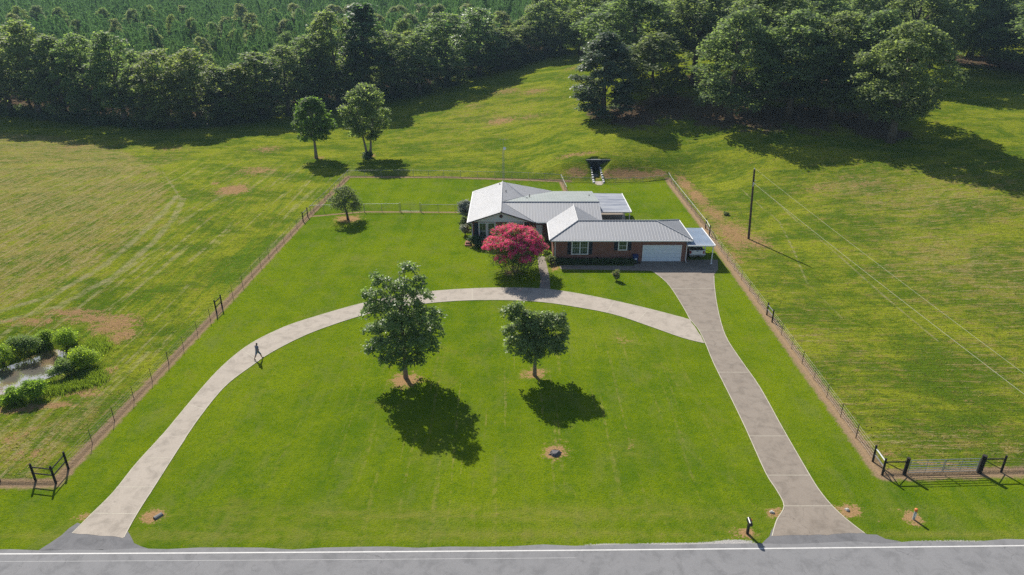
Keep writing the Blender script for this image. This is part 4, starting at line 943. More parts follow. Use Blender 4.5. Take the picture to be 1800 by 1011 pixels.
# ------------------------------------------------------------------ trees and shrubs
def unit(v): return v / (np.linalg.norm(v, axis=-1, keepdims=True) + 1e-9)
def leaf_quads(rg, P, N, size, aspect=1.6, jitter=.9):
    """one small pointed leaf spray at each point, facing roughly along N"""
    n = len(P); N = unit(N + rg.normal(0, jitter, (n, 3))); a = unit(np.cross(N, rg.normal(0, 1, (n, 3)))); b = np.cross(N, a)
    s = size * rg.uniform(.65, 1.35, (n, 1)); k = s * aspect
    V = np.stack([P - a * k * .5, P + b * s * .5 - N * s * .12, P + a * k * .5, P - b * s * .5 - N * s * .12], 1).reshape(-1, 3)
    return V, np.arange(n * 4).reshape(-1, 4)
def lobes_from_profile(rg, h, prof, n, rmin, rmax, lean=(0, 0)):
    """lobe centres inside an outline: prof = [(height share, radius)]"""
    zs = [p[0] for p in prof]; rs = [p[1] for p in prof]; out = []
    for k in range(n):
        t = (k + rg.uniform(.1, .9)) / n; t = zs[0] + (zs[-1] - zs[0]) * t; r = np.interp(t, zs, rs); a = k * 2.39996 + rg.normal(0, .35)
        lr = rg.uniform(rmin, rmax) * (.75 + .25 * (r / max(rs))); q = max(r - lr * .75, 0) * math.sqrt(rg.uniform(.35, 1.0))
        out.append((q * math.cos(a) + lean[0] * t, q * math.sin(a) + lean[1] * t, t * h, lr))
    return out
def crown_mesh(name, rg, lobes, n, size, mat, clump=.30, per=9, top_bias=.7, flat=.75, jitter=.85, under=-.12, shell=.34):
    L_ = np.array(lobes); w = L_[:, 3] ** 2; idx = rg.choice(len(L_), n // per, p=w / w.sum())
    d = unit(rg.normal(0, 1, (len(idx), 3)) + [0, 0, top_bias]); d[:, 2] = np.where(d[:, 2] < under, -d[:, 2], d[:, 2])
    r = L_[idx, 3:4] * (1 - shell * rg.uniform(0, 1, (len(idx), 1)) ** 1.8)
    C = L_[idx, :3] + d * r * [1, 1, flat]
    tint = np.repeat(np.clip(rg.beta(1.6, 2.2, len(idx)), 0, 1), per)
    P = np.repeat(C, per, 0) + rg.normal(0, clump, (len(idx) * per, 3)) * [1, 1, .7]
    N = np.repeat(d, per, 0) * .8 + [0, 0, 1.0]
    V, F = leaf_quads(rg, P, N, size, jitter=jitter)
    tint = np.clip(tint * .75 + rg.uniform(0, .3, len(tint)), 0, 1)
    return quads_mesh(name, V, F, mat, {"tint": tint})
def trunk_mesh(name, rg, h0, h1, r0, lobes, mat, limbs=9, stems=((0, 0),), lean=(0, 0), bend=.15, twigs=True):
    m = MB(); big = sorted(lobes, key=lambda l: -l[3])
    pick = [lobes[i] for i in rg.choice(len(lobes), min(limbs, len(lobes)), replace=False)]
    axes = []
    for sx, sy in stems:
        pts = [Vector((sx * .25, sy * .25, -.3))]
        for k in range(1, 7):
            u = k / 6; pts.append(Vector((sx * (.25 + u * 1.6) + lean[0] * u + rg.normal(0, bend) * u, sy * (.25 + u * 1.6) + lean[1] * u + rg.normal(0, bend) * u, h1 * u)))
        m.tube(pts, [r0 * 1.35, r0 * .95] + [r0 * (1 - .85 * k / 6) for k in range(2, 7)], 8); axes.append(pts)
    for l in pick:
        pts = axes[rg.integers(len(axes))]; z = min(max(l[2] * rg.uniform(.45, .75), h0), h1 * .92); u = z / h1 * 6; i = min(int(u), 5); a = pts[i].lerp(pts[i + 1], u - i) if i < 5 else pts[5]
        b = Vector(l[:3]); mid = a.lerp(b, .5) + Vector((0, 0, rg.uniform(-.02, .12) * (b - a).length)); rr = r0 * .42 * (1 - .55 * z / h1)
        m.tube([a, mid, b], [rr, rr * .65, rr * .25], 6)
        if twigs:
            for k in range(3):
                e = b + Vector(rg.normal(0, 1, 3)).normalized() * l[3] * .8; m.tube([mid.lerp(b, .6), b.lerp(e, .5), e], [rr * .35, rr * .25, rr * .1], 4)
    me = bpy.data.meshes.new(name); me.from_pydata(m.v, [], m.f); me.materials.append(mat); me.polygons.foreach_set("use_smooth", [True] * len(m.f)); me.update(); return me

PROTO = {}
def make_tree(key, name, rg, h, prof, nl, lr, n, size, leaf, bark, r0, h0=None, lean=(0, 0), stems=((0, 0),), limbs=9, **kw):
    """crown and trunk meshes of one tree, kept for copies"""
    lobes = lobes_from_profile(rg, h, prof, nl, lr[0], lr[1], lean)
    ztop = max(l[2] + l[3] * kw.get('flat', .8) for l in lobes); 
    PROTO[key] = dict(name=name, h=ztop, w=2 * max(math.hypot(l[0], l[1]) + l[3] for l in lobes), crown=crown_mesh(name + "_crown", rg, lobes, n, size, leaf, **kw),
                      trunk=trunk_mesh(name + "_trunk", rg, h0 or prof[0][0] * h * .9, ztop * .86, r0, lobes, bark, limbs, stems, lean))
FIRST = {}
def put_tree(key, loc, label, group=None, height=None, width=None, rz=None, cat="tree"):
    p = PROTO[key]; sz = (height / p['h']) if height else 1.0; sx = (width / p['w']) if width else sz
    rz = random.uniform(0, 6.28) if rz is None else rz
    loc = Vector(loc)
    if key in FIRST: return copy_thing(FIRST[key], loc, rz, (sx, sx, sz), label, group)
    r = thing(p['name'], loc, label, cat, group, rz); r.scale = (sx, sx, sz)
    link("trunk", p['trunk'], r); link("crown", p['crown'], r); FIRST[key] = r
    return r

g = np.random.default_rng
# kinds of tree
for k in range(4):
    make_tree("oak%d" % k, "broadleaf_tree", g(20 + k), 20, [[(.16, 2.6), (.35, 4.4), (.6, 4.6), (.82, 3.4), (.95, 1.4)], [(.10, 3.0), (.3, 4.0), (.55, 4.6), (.8, 3.8), (.95, 1.6)], [(.22, 3.0), (.45, 5.0), (.7, 4.6), (.9, 2.4), (.97, 1)], [(.08, 2.4), (.3, 3.4), (.6, 3.6), (.85, 2.4), (.97, .8)]][k],
              [40, 44, 36, 44][k], [(.8, 1.8), (.8, 1.7), (.9, 1.9), (.7, 1.4)][k], 9500, .265, M['leaf_oak'], M['bark'], .34, clump=.27, per=8, jitter=1.0, under=-.4, flat=.88, top_bias=.45)
for k in range(3):
    make_tree("park%d" % k, "shade_tree", g(40 + k), 20, [[(.20, 3.0), (.38, 5.4), (.6, 6.0), (.83, 4.4), (.97, 1.6)], [(.13, 4.0), (.30, 5.8), (.55, 6.0), (.82, 4.3), (.97, 1.6)], [(.38, 3.0), (.55, 5.0), (.75, 5.2), (.9, 3.0), (.98, 1.2)]][k],
              [66, 70, 54][k], (.8, 1.75), 17000, .25, M['leaf_grove'], M['bark'], .42, clump=.30, per=8, jitter=1.0, under=-.5, flat=.92, top_bias=.35)
make_tree("magnolia", "evergreen_tree", g(50), 16, [(.06, 3.2), (.2, 4.0), (.5, 4.2), (.75, 3.3), (.93, 1.3), (.99, .4)], 52, (.8, 1.4), 19000, .235, M['leaf_blue'], M['bark'], .34, clump=.28, per=8)
make_tree("lime", "yellow_green_tree", g(51), 13, [(.08, 2.0), (.3, 3.0), (.6, 3.0), (.85, 2.0), (.97, .7)], 30, (.8, 1.3), 7000, .27, M['leaf_lime'], M['bark'], .22, clump=.3, per=8)
for k in range(3):
    make_tree("tallpine%d" % k, "pine_tree", g(60 + k), 22, [(.35, 2.2), (.5, 2.9), (.7, 2.5), (.9, 1.4), (.99, .4)], 30, (.7, 1.2), 3600, .40, M['leaf_pine'], M['bark'], .26, clump=.35, per=7, flat=.6)

make_tree('paletree', 'broadleaf_tree', g(58), 20, [(.2, 2.6), (.4, 4.2), (.65, 4.4), (.85, 3.2), (.96, 1.4)], 36, (.8, 1.7), 9000, .28, M['leaf_pale'], M['bark'], .3, clump=.28, per=8)
# the forest edge on the left: (foot px, top px, crown width px, kind)
EDGE = [(-520,176),(-200,185),(0,205),(100,215),(200,223),(300,228),(400,221),(500,206),(600,192),(690,178),(760,165),(850,132),(940,110),(985,97)]
def edge_y(px): return float(np.interp(px, [e[0] for e in EDGE], [e[1] for e in EDGE]))
FRONT = [(-330,45,110,'oak0'),(-265,50,110,'oak2'),(-205,42,115,'oak1'),(-150,50,105,'oak3'),(-95,40,120,'oak1'),(-35,60,105,'oak2'),(22,52,105,'oak0'),(72,36,115,'oak2'),(118,62,85,'oak3'),(165,58,88,'oak1'),(222,56,92,'oak0'),(268,112,75,'oak3'),(300,86,100,'oak1'),(352,86,105,'oak2'),(398,120,75,'oak3'),(430,116,70,'lime'),(462,92,90,'oak3'),(508,80,95,'oak2'),
  (552,60,85,'oak1'),(596,20,100,'oak0'),(628,95,70,'oak3'),(648,8,85,'tallpine0'),(690,54,95,'oak1'),(738,58,95,'oak2'),(786,22,110,'oak1'),(842,14,95,'lime2'),(884,50,80,'oak3'),(922,44,75,'oak1'),(958,2,80,'oak0'),(985,30,70,'oak2')]
make_tree("lime2", "broadleaf_tree", g(52), 20, [(.12, 2.8), (.35, 4.0), (.6, 4.4), (.85, 3.0), (.97, 1.0)], 42, (.8, 1.7), 12000, .27, M['leaf_maple'], M['bark'], .32, clump=.35, per=8)
n_ = 0
for px, top, w, kind in FRONT:
    p = at(px, edge_y(px) - random.uniform(2, 7)); zc = zc_of(p.y, p.z); h = z_at(p.y, top) - p.z
    lab = ("yellow-green broadleaf tree standing out in the left forest edge" if kind == 'lime' else "tall bright green tree in the forest edge behind the upper meadow" if kind == 'lime2' else
           "tall thin-crowned pine in the forest edge behind the pair of field trees" if kind.startswith('tallpine') else "dark broadleaf tree in the front row of the left forest edge, %s from the left" % ORD[n_])
    n_ += 1
    put_tree(kind, p, lab, "trees along the left forest edge", max(h, 8), w * zc / FPX * 1.12)
# second and third rows, seen between and above the front row
k_ = 0
for row in range(2):
    px = -400 + row * 25
    while px < 1010:
        p0 = at(px, edge_y(px) - 4); dpt = Vector((p0.x, p0.y, 0)).normalized() * (9 + 10 * row + random.uniform(-2, 3)); q = p0 + dpt; q.z = land1(q.x, q.y)
        top = np.interp(px, [-200, 80, 250, 400, 520, 600, 680, 800, 900, 1000], [45, 45, 85, 100, 88, 40, 40, 30, 30, 5]) + random.uniform(-6, 26)
        h = max(9, min(25, z_at(q.y, top) - q.z)); kk = random.choice(['oak0', 'oak1', 'oak2', 'oak3', 'oak3', 'tallpine1'] if px > 560 else ['oak0', 'oak1', 'oak2', 'oak3'])
        put_tree(kk, q, "dark tree half hidden in the rows behind the left forest edge", "trees filling the left forest behind its edge", h, random.uniform(7, 9.5) * (.62 if 'pine' in kk else 1)); k_ += 1
        px += random.uniform(50, 66) * (0.8 if px > 600 else 1)
# paler broadleaf trees standing among the plantation pines
for i, (px, py, w) in enumerate([(100,8,30),(132,30,24),(300,22,24),(335,28,26),(372,36,26),(395,25,30),(440,20,30),(450,40,38),(480,10,30),(525,12,34),(560,18,36),(575,42,44),(500,52,40),(535,66,50),(230,12,30),(30,6,30),(545,95,40),(620,2,40),(700,6,40),(740,2,36),(880,16,40),(935,6,40),(20,20,30),(62,6,28),(180,10,30),(200,30,26),(260,6,34),(265,40,26),(320,6,26),(350,60,30),(410,48,28),(420,2,30),(500,30,34),(515,2,30),(585,4,36),(610,26,34),(660,20,36),(720,20,40),(770,4,36),(820,2,40)]):
    d = ray(px, py + 4); hh_ = random.uniform(15, 18); best = None
    for dd in np.arange(196, 400, 3.0):
        k = dd / d[1]; x = d[0] * k; z = land1(x, dd); e = abs(CAM_H + d[2] * k - z - hh_)
        if best is None or e < best[0]: best = (e, x, dd, z)
    _, x, dd, z = best
    put_tree(random.choice(['paletree', 'paletree', 'oak0']), (x, dd, z), "pale round-topped broadleaf tree rising among the plantation pines", "broadleaf trees among the plantation pines", hh_, w * 1.25 * zc_of(dd, z) / FPX)

# the plantation: 300 pines nearest behind the forest edge, the rest as one mass
def pine_arrays(rg, n, h, r, size):
    t = rg.uniform(.15, 1.0, n) ** .8; a = rg.uniform(0, 2 * math.pi, n); q = r * (1 - t) ** .55 * np.sqrt(rg.uniform(.15, 1, n)) + .08
    P = np.stack([q * np.cos(a), q * np.sin(a), t * h], 1); out = np.stack([np.cos(a), np.sin(a), np.full(n, 1.1)], 1)
    A = unit(out * [.9, .9, 1.0] + rg.normal(0, .30, (n, 3))); B = unit(np.cross(A, rg.normal(0, 1, (n, 3)))); s = size * rg.uniform(.6, 1.3, (n, 1))
    V = np.stack([P - A * s * .4, P + B * s * .2, P + A * s * 1.1, P - B * s * .2], 1).reshape(-1, 3)
    return V, np.arange(n * 4).reshape(-1, 4), rg.uniform(0, 1, n)
cand = []
edge_w = [at(px, edge_y(px)) for px in range(-520, 1010, 25)]
ex = np.array([p.x for p in edge_w]); ey = np.array([p.y for p in edge_w]); o_ = np.argsort(ex); ex, ey = ex[o_], ey[o_]
yy = 185.0
while yy < 400:
    xx = -.92 * yy - 12
    while xx < min(.05 * yy + 25, 45):
        x, y = xx + rng.normal(0, 1.7), yy + rng.normal(0, 1.7)
        if y > np.interp(x, ex, ey) + 27 and rng.uniform() > .14 + .12 * math.sin(x * .11 + 2) * math.sin(y * .09): cand.append((x, y))
        xx += rng.uniform(2.6, 4.6) if yy < 300 else rng.uniform(3.2, 5.2)
    yy += 3.7 if yy < 300 else 4.8
cand = np.array(cand); cz = land(cand[:, 0], cand[:, 1]); vis = np.hypot(cand[:, 0], cand[:, 1])
pv = (cand[:, 0] / zc_of(cand[:, 1], cz + 10)) * FPX + 900
order = np.argsort(vis + np.where((pv < 5) | (pv > 900), 500, 0))
pm = [PA for PA in (pine_arrays(g(80 + k), 1900, 13, 2.5, .30) for k in range(3))]
pmesh = []
for k, (V_, F_, tn) in enumerate(pm):
    me_ = quads_mesh("pine", V_, F_, M['leaf_pine'], {"tint": tn}); tm = MB(); tm.tube([(0, 0, -.3), (0, 0, 10.5)], [.13, .03], 5)
    b0 = len(me_.vertices); pmesh.append((me_, tm))
tk = bpy.data.meshes.new("pine_trunk"); tk.from_pydata(pmesh[0][1].v, [], pmesh[0][1].f); tk.materials.append(M['bark']); tk.update()
for i in order[:300]:
    x, y = cand[i]; s = rng.uniform(.72, 1.18) * (1 + .16 * math.sin(x * .07 + y * .05) * math.sin(y * .11 - x * .03))
    r = thing("plantation_pine", (x, y, cz[i]), "slender dark green pine crowded among others in the plantation", "pine tree", "pines of the plantation", rng.uniform(0, 6.28)); r.scale = (s, s, s * rng.uniform(.95, 1.1))
    link("crown", pmesh[i % 3][0], r); link("trunk", tk, r)
VS, FS, TS, off = [], [], [], 0
low = [pine_arrays(g(90 + k), 720, 13, 2.5, .46) for k in range(4)]
for i in order[300:]:
    V_, F_, tn = low[i % 4]; a = rng.uniform(0, 6.28); s = rng.uniform(.75, 1.22) * (1 + .16 * math.sin(cand[i, 0] * .07 + cand[i, 1] * .05) * math.sin(cand[i, 1] * .11 - cand[i, 0] * .03)); c, s_ = math.cos(a) * s, math.sin(a) * s
    VS.append(np.stack([V_[:, 0] * c - V_[:, 1] * s_ + cand[i, 0], V_[:, 0] * s_ + V_[:, 1] * c + cand[i, 1], V_[:, 2] * s + cz[i]], 1)); FS.append(F_ + off); TS.append(tn * .6 + rng.uniform(0, .4)); off += len(V_)
tag(link("pine_woods", quads_mesh("pine_woods", np.concatenate(VS), np.concatenate(FS), M['leaf_pine'], {"tint": np.concatenate(TS)})), "dense dark green pine plantation filling the hillside behind", "pine woods", kind="stuff")

# undergrowth along the foot of the forest edge
P_, N_ = [], []
for px in np.arange(-420, 1000, 2.8):
    p = at(px + random.uniform(-2, 2), edge_y(px) - random.uniform(0, 15)); r = random.uniform(.9, 2.9); d = unit(rng.normal(0, 1, (150, 3))); d[:, 2] = abs(d[:, 2])
    P_.append(np.array(p) + d * r * [1.1, 1, 1.35] * rng.uniform(.5, 1, (150, 1))); N_.append(d + [0, 0, .6])
V_, F_ = leaf_quads(rng, np.concatenate(P_), np.concatenate(N_), .30)
tag(link("undergrowth", quads_mesh("undergrowth", V_, F_, M['leaf_dark'], {"tint": rng.uniform(0, 1, len(F_))})), "dark leafy undergrowth along the foot of the left forest edge", "undergrowth", kind="stuff")

# the grove on the right: (foot px, foot py, top py, width px, kind, label)
GROVE = [(1060,206,58,112,'magnolia',"dense blue-green evergreen tree at the left end of the grove"),
 (1110,146,-25,185,'park0',"large tree with a bare trunk behind the blue-green evergreen"),
 (1145,186,58,125,'limey',"thin olive-green tree between the blue-green evergreen and the grove's big trees"),
 (1219,150,-20,130,'park2',"tall tree with a long bare trunk seen in the gap of the grove"),
 (1281,212,16,150,'park1',"big shade tree in the front row of the grove, third trunk from the right"),
 (1385,206,18,165,'park0',"big shade tree with a pale trunk in the middle of the grove's front row"),
 (1460,208,20,150,'park1',"shade tree standing between the pale trunk and the right-hand front tree"),
 (1516,212,16,150,'park1',"shade tree close behind the right-hand front tree"),
 (1565,250,38,160,'park0',"broad shade tree at the right front corner of the grove, nearest the field"),
 (1335,170,-15,150,'park2',"shade tree in the second row behind the grove's middle"),
 (1420,150,-22,150,'park0',"shade tree in the back row left of the grove's right corner"),
 (1490,130,-30,150,'park1',"shade tree high in the back row above the right corner tree"),
 (1590,140,-40,150,'park0',"tall shade tree behind the right corner tree"),
 (1628,118,-40,120,'park2',"tall tree at the left side of the gap with thin trunks"),
 (1672,112,-50,110,'park1',"dark low-crowned tree beside the gap with thin trunks"),
 (1705,98,-60,90,'oak3',"slim tree with a thin trunk standing in the upper right gap"),
 (1730,92,-60,90,'oak3',"second slim tree with a thin trunk in the upper right gap"),
 (1800,128,-5,160,'park1',"large tree cut off by the right edge above the meadow"),
 (1745,112,-30,110,'park0',"dark tree left of the one cut off by the right edge"),
 (1855,150,0,150,'park2',"tree just past the right edge above the meadow"),
 (1260,128,-35,130,'park1',"tree in the back row behind the gap of the grove"),
  (1020,96,-30,95,'oak2',"dark tree on the forest corner left of the grove"),
 (1065,100,-50,110,'oak1',"dark tree behind the bare-trunked tree of the grove")]
make_tree("limey", "thin_tree", g(53), 13, [(.16, 2.2), (.35, 4.0), (.6, 4.2), (.85, 2.6), (.97, .8)], 30, (.9, 1.5), 6500, .26, M['leaf_fruit'], M['bark'], .24, clump=.34, per=7)
for px, py, top, w, kind, lab in GROVE:
    p = at(px, py); zc = zc_of(p.y, p.z); h = z_at(p.y, top) - p.z
    put_tree(kind, p, lab, "trees of the grove on the right hill", min(max(h, 9), 27), w * zc / FPX * 1.16)
for i in range(46):
    for _ in range(60):
        x, y = rng.uniform(10, 260), rng.uniform(215, 330)
        if -.02 < x / y < .95 and not (.57 < x / y < .73 and y < 300) and not (.17 < x / y < .28 and y < 285) and all((x - t[0]) ** 2 + (y - t[1]) ** 2 > 90 for t in FIRST.get('far', [])): break
    FIRST.setdefault('far', []).append((x, y))
    put_tree(random.choice(['park0', 'park1', 'park2', 'oak0', 'oak2']), (x, y, land1(x, y)), "dark tree in the woods beyond the grove", "trees of the woods beyond the grove", random.uniform(17, 23), random.uniform(10, 13))

# trees standing alone in the meadow
p = at(556, 278);
make_tree("field_round", "field_tree", g(54), 12, [(.30, 2.0), (.42, 3.5), (.6, 3.7), (.8, 2.6), (.95, 1.0)], 36, (.8, 1.4), 8500, .24, M['leaf_round'], M['bark_pale'], .24, clump=.26, per=8, jitter=.8)
h = z_at(p.y, 171) - p.z; put_tree("field_round", p, "round-headed single-trunked tree standing alone left of the pair in the meadow", None, h, 84 * zc_of(p.y, 5) / FPX * 1.02)
p = at(649, 277); make_tree("field_pair", "twin_stemmed_tree", g(55), 14, [(.26, 2.0), (.40, 4.0), (.6, 4.3), (.8, 3.4), (.95, 1.4)], 44, (.8, 1.4), 10500, .25, M['leaf_oak'], M['bark_pale'], .20, clump=.28, per=8, stems=((-.9, 0), (.75, .3)))
h = z_at(p.y, 148) - p.z; put_tree("field_pair", p, "tall twin-trunked tree with tangled growth at its foot in the meadow", None, h, 92 * zc_of(p.y, 5) / FPX, 0.0)
p2 = at(612, 386); make_tree("fruit", "fruit_tree", g(56), 5.4, [(.26, 1.9), (.45, 2.5), (.7, 2.2), (.9, 1.0)], 22, (.5, .9), 4200, .15, M['leaf_fruit'], M['bark'], .17, clump=.22, per=6, lean=(-.5, 0))
put_tree("fruit", p2, "small open-crowned fruit tree beside the chain link fence", None, z_at(p2.y, 328) - p2.z, 66 * zc_of(p2.y, 3) / FPX, 0)

# the two young shade trees on the front lawn
def lawn_tree(key, name, px, py, seed, lobes, n, size, r0, label, h0, limbs):
    p = at(px, py); rg = g(seed)
    small = []
    for l in lobes:
        small.append(l)
        for k in range(4):
            d = unit(rg.normal(0, 1, 3) + [0, 0, .2]); small.append((l[0] + d[0] * l[3] * .85, l[1] + d[1] * l[3] * .85, l[2] + d[2] * l[3] * .75, l[3] * rg.uniform(.34, .52)))
    top = max(l[2] for l in lobes)
    PROTO[key] = dict(name=name, h=1, w=1, crown=crown_mesh(name + "_crown", rg, small, n, size, M['leaf_maple'], clump=.14, per=7, jitter=.6, flat=.8, under=-.25), trunk=trunk_mesh(name + "_trunk", rg, h0, top * .95, r0, lobes, M['bark_pale'], limbs))
    return put_tree(key, p, label, None, rz=0)
lawn_tree("lawn_tall", "maple_tree", 713.5, 664, 70, [(-1.3,-1.0,2.2,.85),(1.2,-1.0,2.3,.85),(-2.0,0,2.9,1.2),(1.9,.3,3.0,1.3),(0,-1.5,2.8,1.2),(0,1.6,3.0,1.3),(-2.5,.3,4.5,1.1),(2.6,.2,4.5,1.15),(-.9,-1.7,4.4,1.2),(1.2,-1.6,4.5,1.2),(-1,1.7,4.7,1.2),(1.2,1.7,4.7,1.2),(-2.5,0,6.3,1.15),(2.0,-.6,6.2,1.15),(0,-1.6,6.2,1.2),(.2,1.5,6.4,1.25),(3.0,.3,6.1,.75),
   (-2.3,.3,7.9,1.05),(1.7,.4,7.8,1.1),(-.4,-1.0,7.8,1.1),(0,1.1,8.0,1.1),(-1.5,.1,9.1,.95),(.5,0,9.2,.95),(1.7,.2,9.3,.75),(.9,.2,10.4,.75),(.6,0,10.9,.5),(-1.9,.3,9.8,.55),(-2.9,.2,8.4,.5),(0,0,5,1.4)],
   19000, .155, .19, "tall leafy maple with a ragged top on the front lawn, left of the other", 1.7, 22)
lawn_tree("lawn_short", "young_maple", 940, 660, 71, [(-1.9,0,2.9,.95),(0,-1.2,2.6,.9),(1.6,.2,2.8,1.0),(0,1.2,2.9,1.0),(-.8,-1.2,3.6,1.0),(1.5,-.9,3.7,1.05),(2.2,.4,4.2,.9),(-2.0,.2,4.3,1.0),(0,0,4,1.2),(.9,1.2,4.4,1.0),(-1.1,1.2,4.5,1.0),(1.5,0,5.3,1.0),(2.2,.3,5.5,.65),(-.4,.1,5.3,1.0),(-.5,.1,6.0,.6),(-1.6,.1,5.7,.95),(-2.3,.1,6.3,.75),(-1.7,.2,6.9,.55),(.4,.2,5.3,.9),(.9,.1,5.9,.6)],
   14500, .15, .16, "short bushy maple with a broad crown on the front lawn, right of the tall one", 1.6, 16)

# the crepe myrtle in flower
def myrtle():
    p = at(906, 478); rg = g(72); root = thing("crepe_myrtle", p, "wide crepe myrtle covered in bright pink blossom before the house front", "flowering tree")
    lob = []
    for k in range(46):
        a = k * 2.39996; q = math.sqrt((k + .5) / 46); r = 3.6 * q; z = 1.55 + 3.85 * math.sqrt(max(0, 1 - q ** 2 * .95)) + rg.normal(0, .2); lob.append((r * math.cos(a), r * math.sin(a) * .95, z + rg.normal(0, .12), rg.uniform(.5, 1.05)))
    inner_ = [(l[0] * .85, l[1] * .85, l[2] * .72, .8) for l in lob] + [(l[0] * .7, l[1] * .7, max(.7, l[2] * .4), .7) for l in lob]
    link("crown", crown_mesh("myrtle_crown", rg, inner_ + lob + lob, 22000, .105, M['leaf_fruit'], clump=.2, per=7, under=-.9), root)
    bl = crown_mesh("blossom", rg, lob, 36000, .08, M['flower_pink'], clump=.12, per=30, top_bias=.9, under=-.25, shell=.12); link("blossom", bl, root)
    m = MB()
    for k in range(9):
        a = k * .7; e = lob[rg.integers(20, 46)]; m.tube([(.25 * math.cos(a), .25 * math.sin(a), -.2), (.5 * math.cos(a), .5 * math.sin(a), 1.3), (e[0] * .6, e[1] * .6, 2.6), (e[0], e[1], e[2])], [.07, .06, .045, .015], 6)
    m.build("trunk", M['bark_pale'], root, smooth_shade=True)
myrtle()

# shrubs: pixel of the foot, width px, height m, leaf material
def shrub(px, py, wpx, h, mat, label, seed, name="shrub", n=1500, size=.15, group=None, cat="shrub", loc=None, flowers=None, depth=1.0):
    p = Vector(loc) if loc else at(px, py); rg = g(seed); r = wpx * zc_of(p.y, p.z) / FPX / 2
    lob = [(rg.normal(0, .38) * r, rg.normal(0, .38) * r * depth, h * rg.uniform(.25, .72), max(r, .3) * rg.uniform(.38, .55)) for _ in range(9)]
    root = thing(name, p, label, cat, group)
    link("foliage", crown_mesh(name + "_foliage", rg, lob, n, size, mat, clump=r * .12 + .05, per=6, flat=min(1.1, h / (2 * r) + .25), under=-.8), root)
    if flowers: link("flowers", crown_mesh(name + "_flowers", rg, lob, 260, size * .9, flowers, clump=.06, per=5, top_bias=1.2), root)
    m = MB()
    for k in range(6):
        l = lob[k]; m.tube([(0, 0, -.1), (l[0] * .5, l[1] * .5, l[2] * .5), l[:3]], [.035, .025, .01], 5)
    m.build("stems", M['bark'], root)
    return root
shrub(0, 0, 26, 3.4, M['leaf_grey'], "pale grey-leaved bush at the back left corner of the house", 100, n=2600, size=.16, loc=(-7.2, 99.5, 0))
shrub(0, 0, 14, 1.9, M['leaf_grey'], "narrow grey bush beside the left house wall", 101, loc=(-6.7, 92.6, 0), n=1300)
shrub(0, 0, 15, 2.0, M['leaf_fruit'], "reddish-stemmed bush between the two grey bushes", 102, loc=(-7.0, 95.6, 0), n=1200)
shrub(833, 424, 26, 1.5, M['leaf_dark'], "low dark green shrub at the left front corner of the house", 103, n=1800, size=.14, loc=(-4.9, 88.2, 0))
shrub(0, 0, 20, 1.0, M['leaf_dark'], "clipped shrub under the gable windows, hidden behind the pink blossom", 104, loc=(-2.4, 88.6, 0), n=900, size=.14)
shrub(971, 472, 16, 1.1, M['leaf_fruit'], "small rose bush with pale flowers by the left downspout", 105, n=900, size=.12, loc=(5.0, 81.7, 0), flowers=M['flower_pale'])
shrub(0, 0, 14, 1.3, M['leaf_bush'], "bright green bush at the corner of the garage wing and the path", 106, n=900, size=.13, loc=(4.6, 83.6, 0))
shrub(1083, 492, 12, 1.6, M['leaf_fruit'], "lone little bush on the grass in front of the garage wing", 107, n=700, size=.13, flowers=M['flower_pale'])
shrub(1275, 378, 7, .40, M['leaf_fruit'], "small dark weed clump in the field behind the carport", 108, n=500, size=.16)
hr = thing("hedge", (10.7, 81.7, 0), "low dark hedge along the brick wall under the double window", "hedge")
lob = [(x, rng.normal(0, .08), .28 + rng.normal(0, .04), .42) for x in np.arange(-4.7, 5.0, .32)]
link("foliage", crown_mesh("hedge_foliage", g(109), lob, 9000, .12, M['leaf_dark'], clump=.1, per=6, under=-.6), hr)
for i, (px, py, w, h, mt, lab) in enumerate([(120,612,48,2.5,'leaf_bush',"tall bright green willow bush on the far side of the pond"),(48,622,48,2.0,'leaf_willow',"rounded bush on the far bank of the pond, left of the tall one"),(86,606,36,1.6,'leaf_bush',"small bright bush between two bigger ones on the far bank of the pond"),
   (8,640,44,1.8,'leaf_bush',"green bush on the far bank of the pond at the picture edge"),(155,645,52,2.0,'leaf_bush',"wide yellow-green bush at the right end of the pond"),(120,662,34,1.7,'leaf_willow',"round dull green bush at the right end of the pond"),(64,702,42,1.6,'leaf_bush',"leafy bush on the near bank of the pond"),
   (28,708,28,1.2,'leaf_bush',"smaller bush on the near bank of the pond, left of the leafy one"),(-40,640,60,2.2,'leaf_fruit',"bush beyond the left picture edge by the pond")]):
    shrub(px, py, w * .86, h * 1.05, M[mt], lab, 120 + i, "pond_bush", 6000, .09, "bushes round the pond", "bush")
P_, N_, T_ = [], [], []
for px, py, sx_, sy_, n in [(90,690,40,10,900),(160,668,30,16,900),(20,708,40,8,600),(170,615,26,14,500),(60,612,60,8,500),(130,684,26,8,500),(-60,715,60,8,300)]:
    for _ in range(n * 3):
        q = on_plane(px + random.gauss(0, sx_ * .5), py + random.gauss(0, sy_ * .5), -.5); P_.append((q[0], q[1], 0))
P_ = np.array(P_); P_[:, 2] = land(P_[:, 0], P_[:, 1]); keep = P_[:, 2] > POND_Z - .05; P_ = P_[keep]; n = len(P_)
a = rng.uniform(0, 6.28, n); D = np.stack([np.cos(a), np.sin(a), 0 * a], 1); hh = rng.uniform(.15, .5, (n, 1)); Lz = np.concatenate([rng.normal(0, .3, (n, 2)), np.ones((n, 1))], 1)
V_ = np.stack([P_ - D * .022, P_ + D * .022, P_ + D * .012 + Lz * hh, P_ - D * .012 + Lz * hh], 1).reshape(-1, 3)
tag(link("bank_grass", quads_mesh("bank_grass", V_, np.arange(n * 4).reshape(-1, 4), leaf_mat("rank_grass", (.07, .13, .015), (.17, .24, .04), .35), {"tint": rng.uniform(0, 1, n)})), "tall rank grass round the pond banks", "grass", kind="stuff")
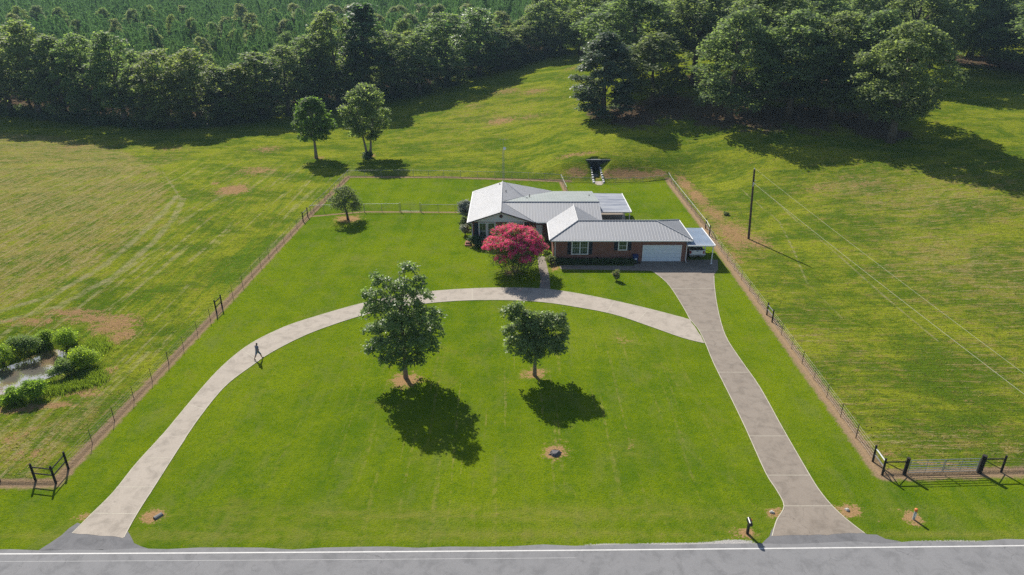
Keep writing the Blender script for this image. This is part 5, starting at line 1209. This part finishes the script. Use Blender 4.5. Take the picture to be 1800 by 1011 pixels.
# tangled growth at the foot of the twin-trunked tree
pp = at(649, 277); shrub(0, 0, 20, 1.3, M['leaf_dark'], "dark tangle of growth round the foot of the twin-trunked tree", 140, loc=tuple(pp + Vector((-.1, -.3, 0))), n=900, size=.2)

# rough tufts of the uncut grass in the two nearer fields
def tufts(n, xr, yr):
    x = rng.uniform(*xr, n); y = yr[0] + (yr[1] - yr[0]) * rng.uniform(0, 1, n) ** 1.6
    ok = (poly_sdf(x, y, lawn_poly) < -.7) & (poly_sdf(x, y, POND) < -.3); return x[ok], y[ok]
xs_, ys_ = zip(tufts(9000, (-85, -31), (37, 115)), tufts(10000, (27, 80), (40, 118)))
X_, Y_ = np.concatenate(xs_), np.concatenate(ys_); Z_ = land(X_, Y_); n = len(X_) * 3; X_, Y_, Z_ = (np.repeat(a, 3) for a in (X_, Y_, Z_))
P_ = np.stack([X_, Y_, Z_], 1) + np.concatenate([rng.normal(0, .10, (n, 2)), np.zeros((n, 1))], 1); a = rng.uniform(0, 6.28, n); D = np.stack([np.cos(a), np.sin(a), 0 * a], 1)
hh = rng.uniform(.03, .11, (n, 1)); Lz = np.concatenate([rng.normal(0, .9, (n, 2)), np.ones((n, 1))], 1)
V_ = np.stack([P_ - D * .035, P_ + D * .035, P_ + D * .015 + Lz * hh, P_ - D * .015 + Lz * hh], 1).reshape(-1, 3)
M['tuft'] = leaf_mat("field_tuft", (.11, .165, .016), (.26, .25, .09), .5, .8, .1, 1.5)
tag(link("field_grass", quads_mesh("field_grass", V_, np.arange(n * 4).reshape(-1, 4), M['tuft'], {"tint": np.clip(np.repeat(rng.beta(1.2, 1.6, n // 3), 3), 0, 1)})), "rough uncut grass and straw of the fields beside the lawn", "grass", kind="stuff")

# ------------------------------------------------------------------ thin summer haze over the far woods
t = NT("summer_haze"); v = t.n("ShaderNodeVolumePrincipled"); v.inputs["Color"].default_value = (.55, .78, 1, 1); v.inputs["Density"].default_value = .00015; v.inputs["Anisotropy"].default_value = 0.0
t.t.links.new(v.outputs[0], t.out.inputs[1])
m = MB(); m.span((-950, -350, -8), (950, 1450, 75)); hz = m.build("haze", t.mat); tag(hz, "thin bluish summer haze over the whole place", "haze", kind="stuff"); hz.display_type = 'BOUNDS'
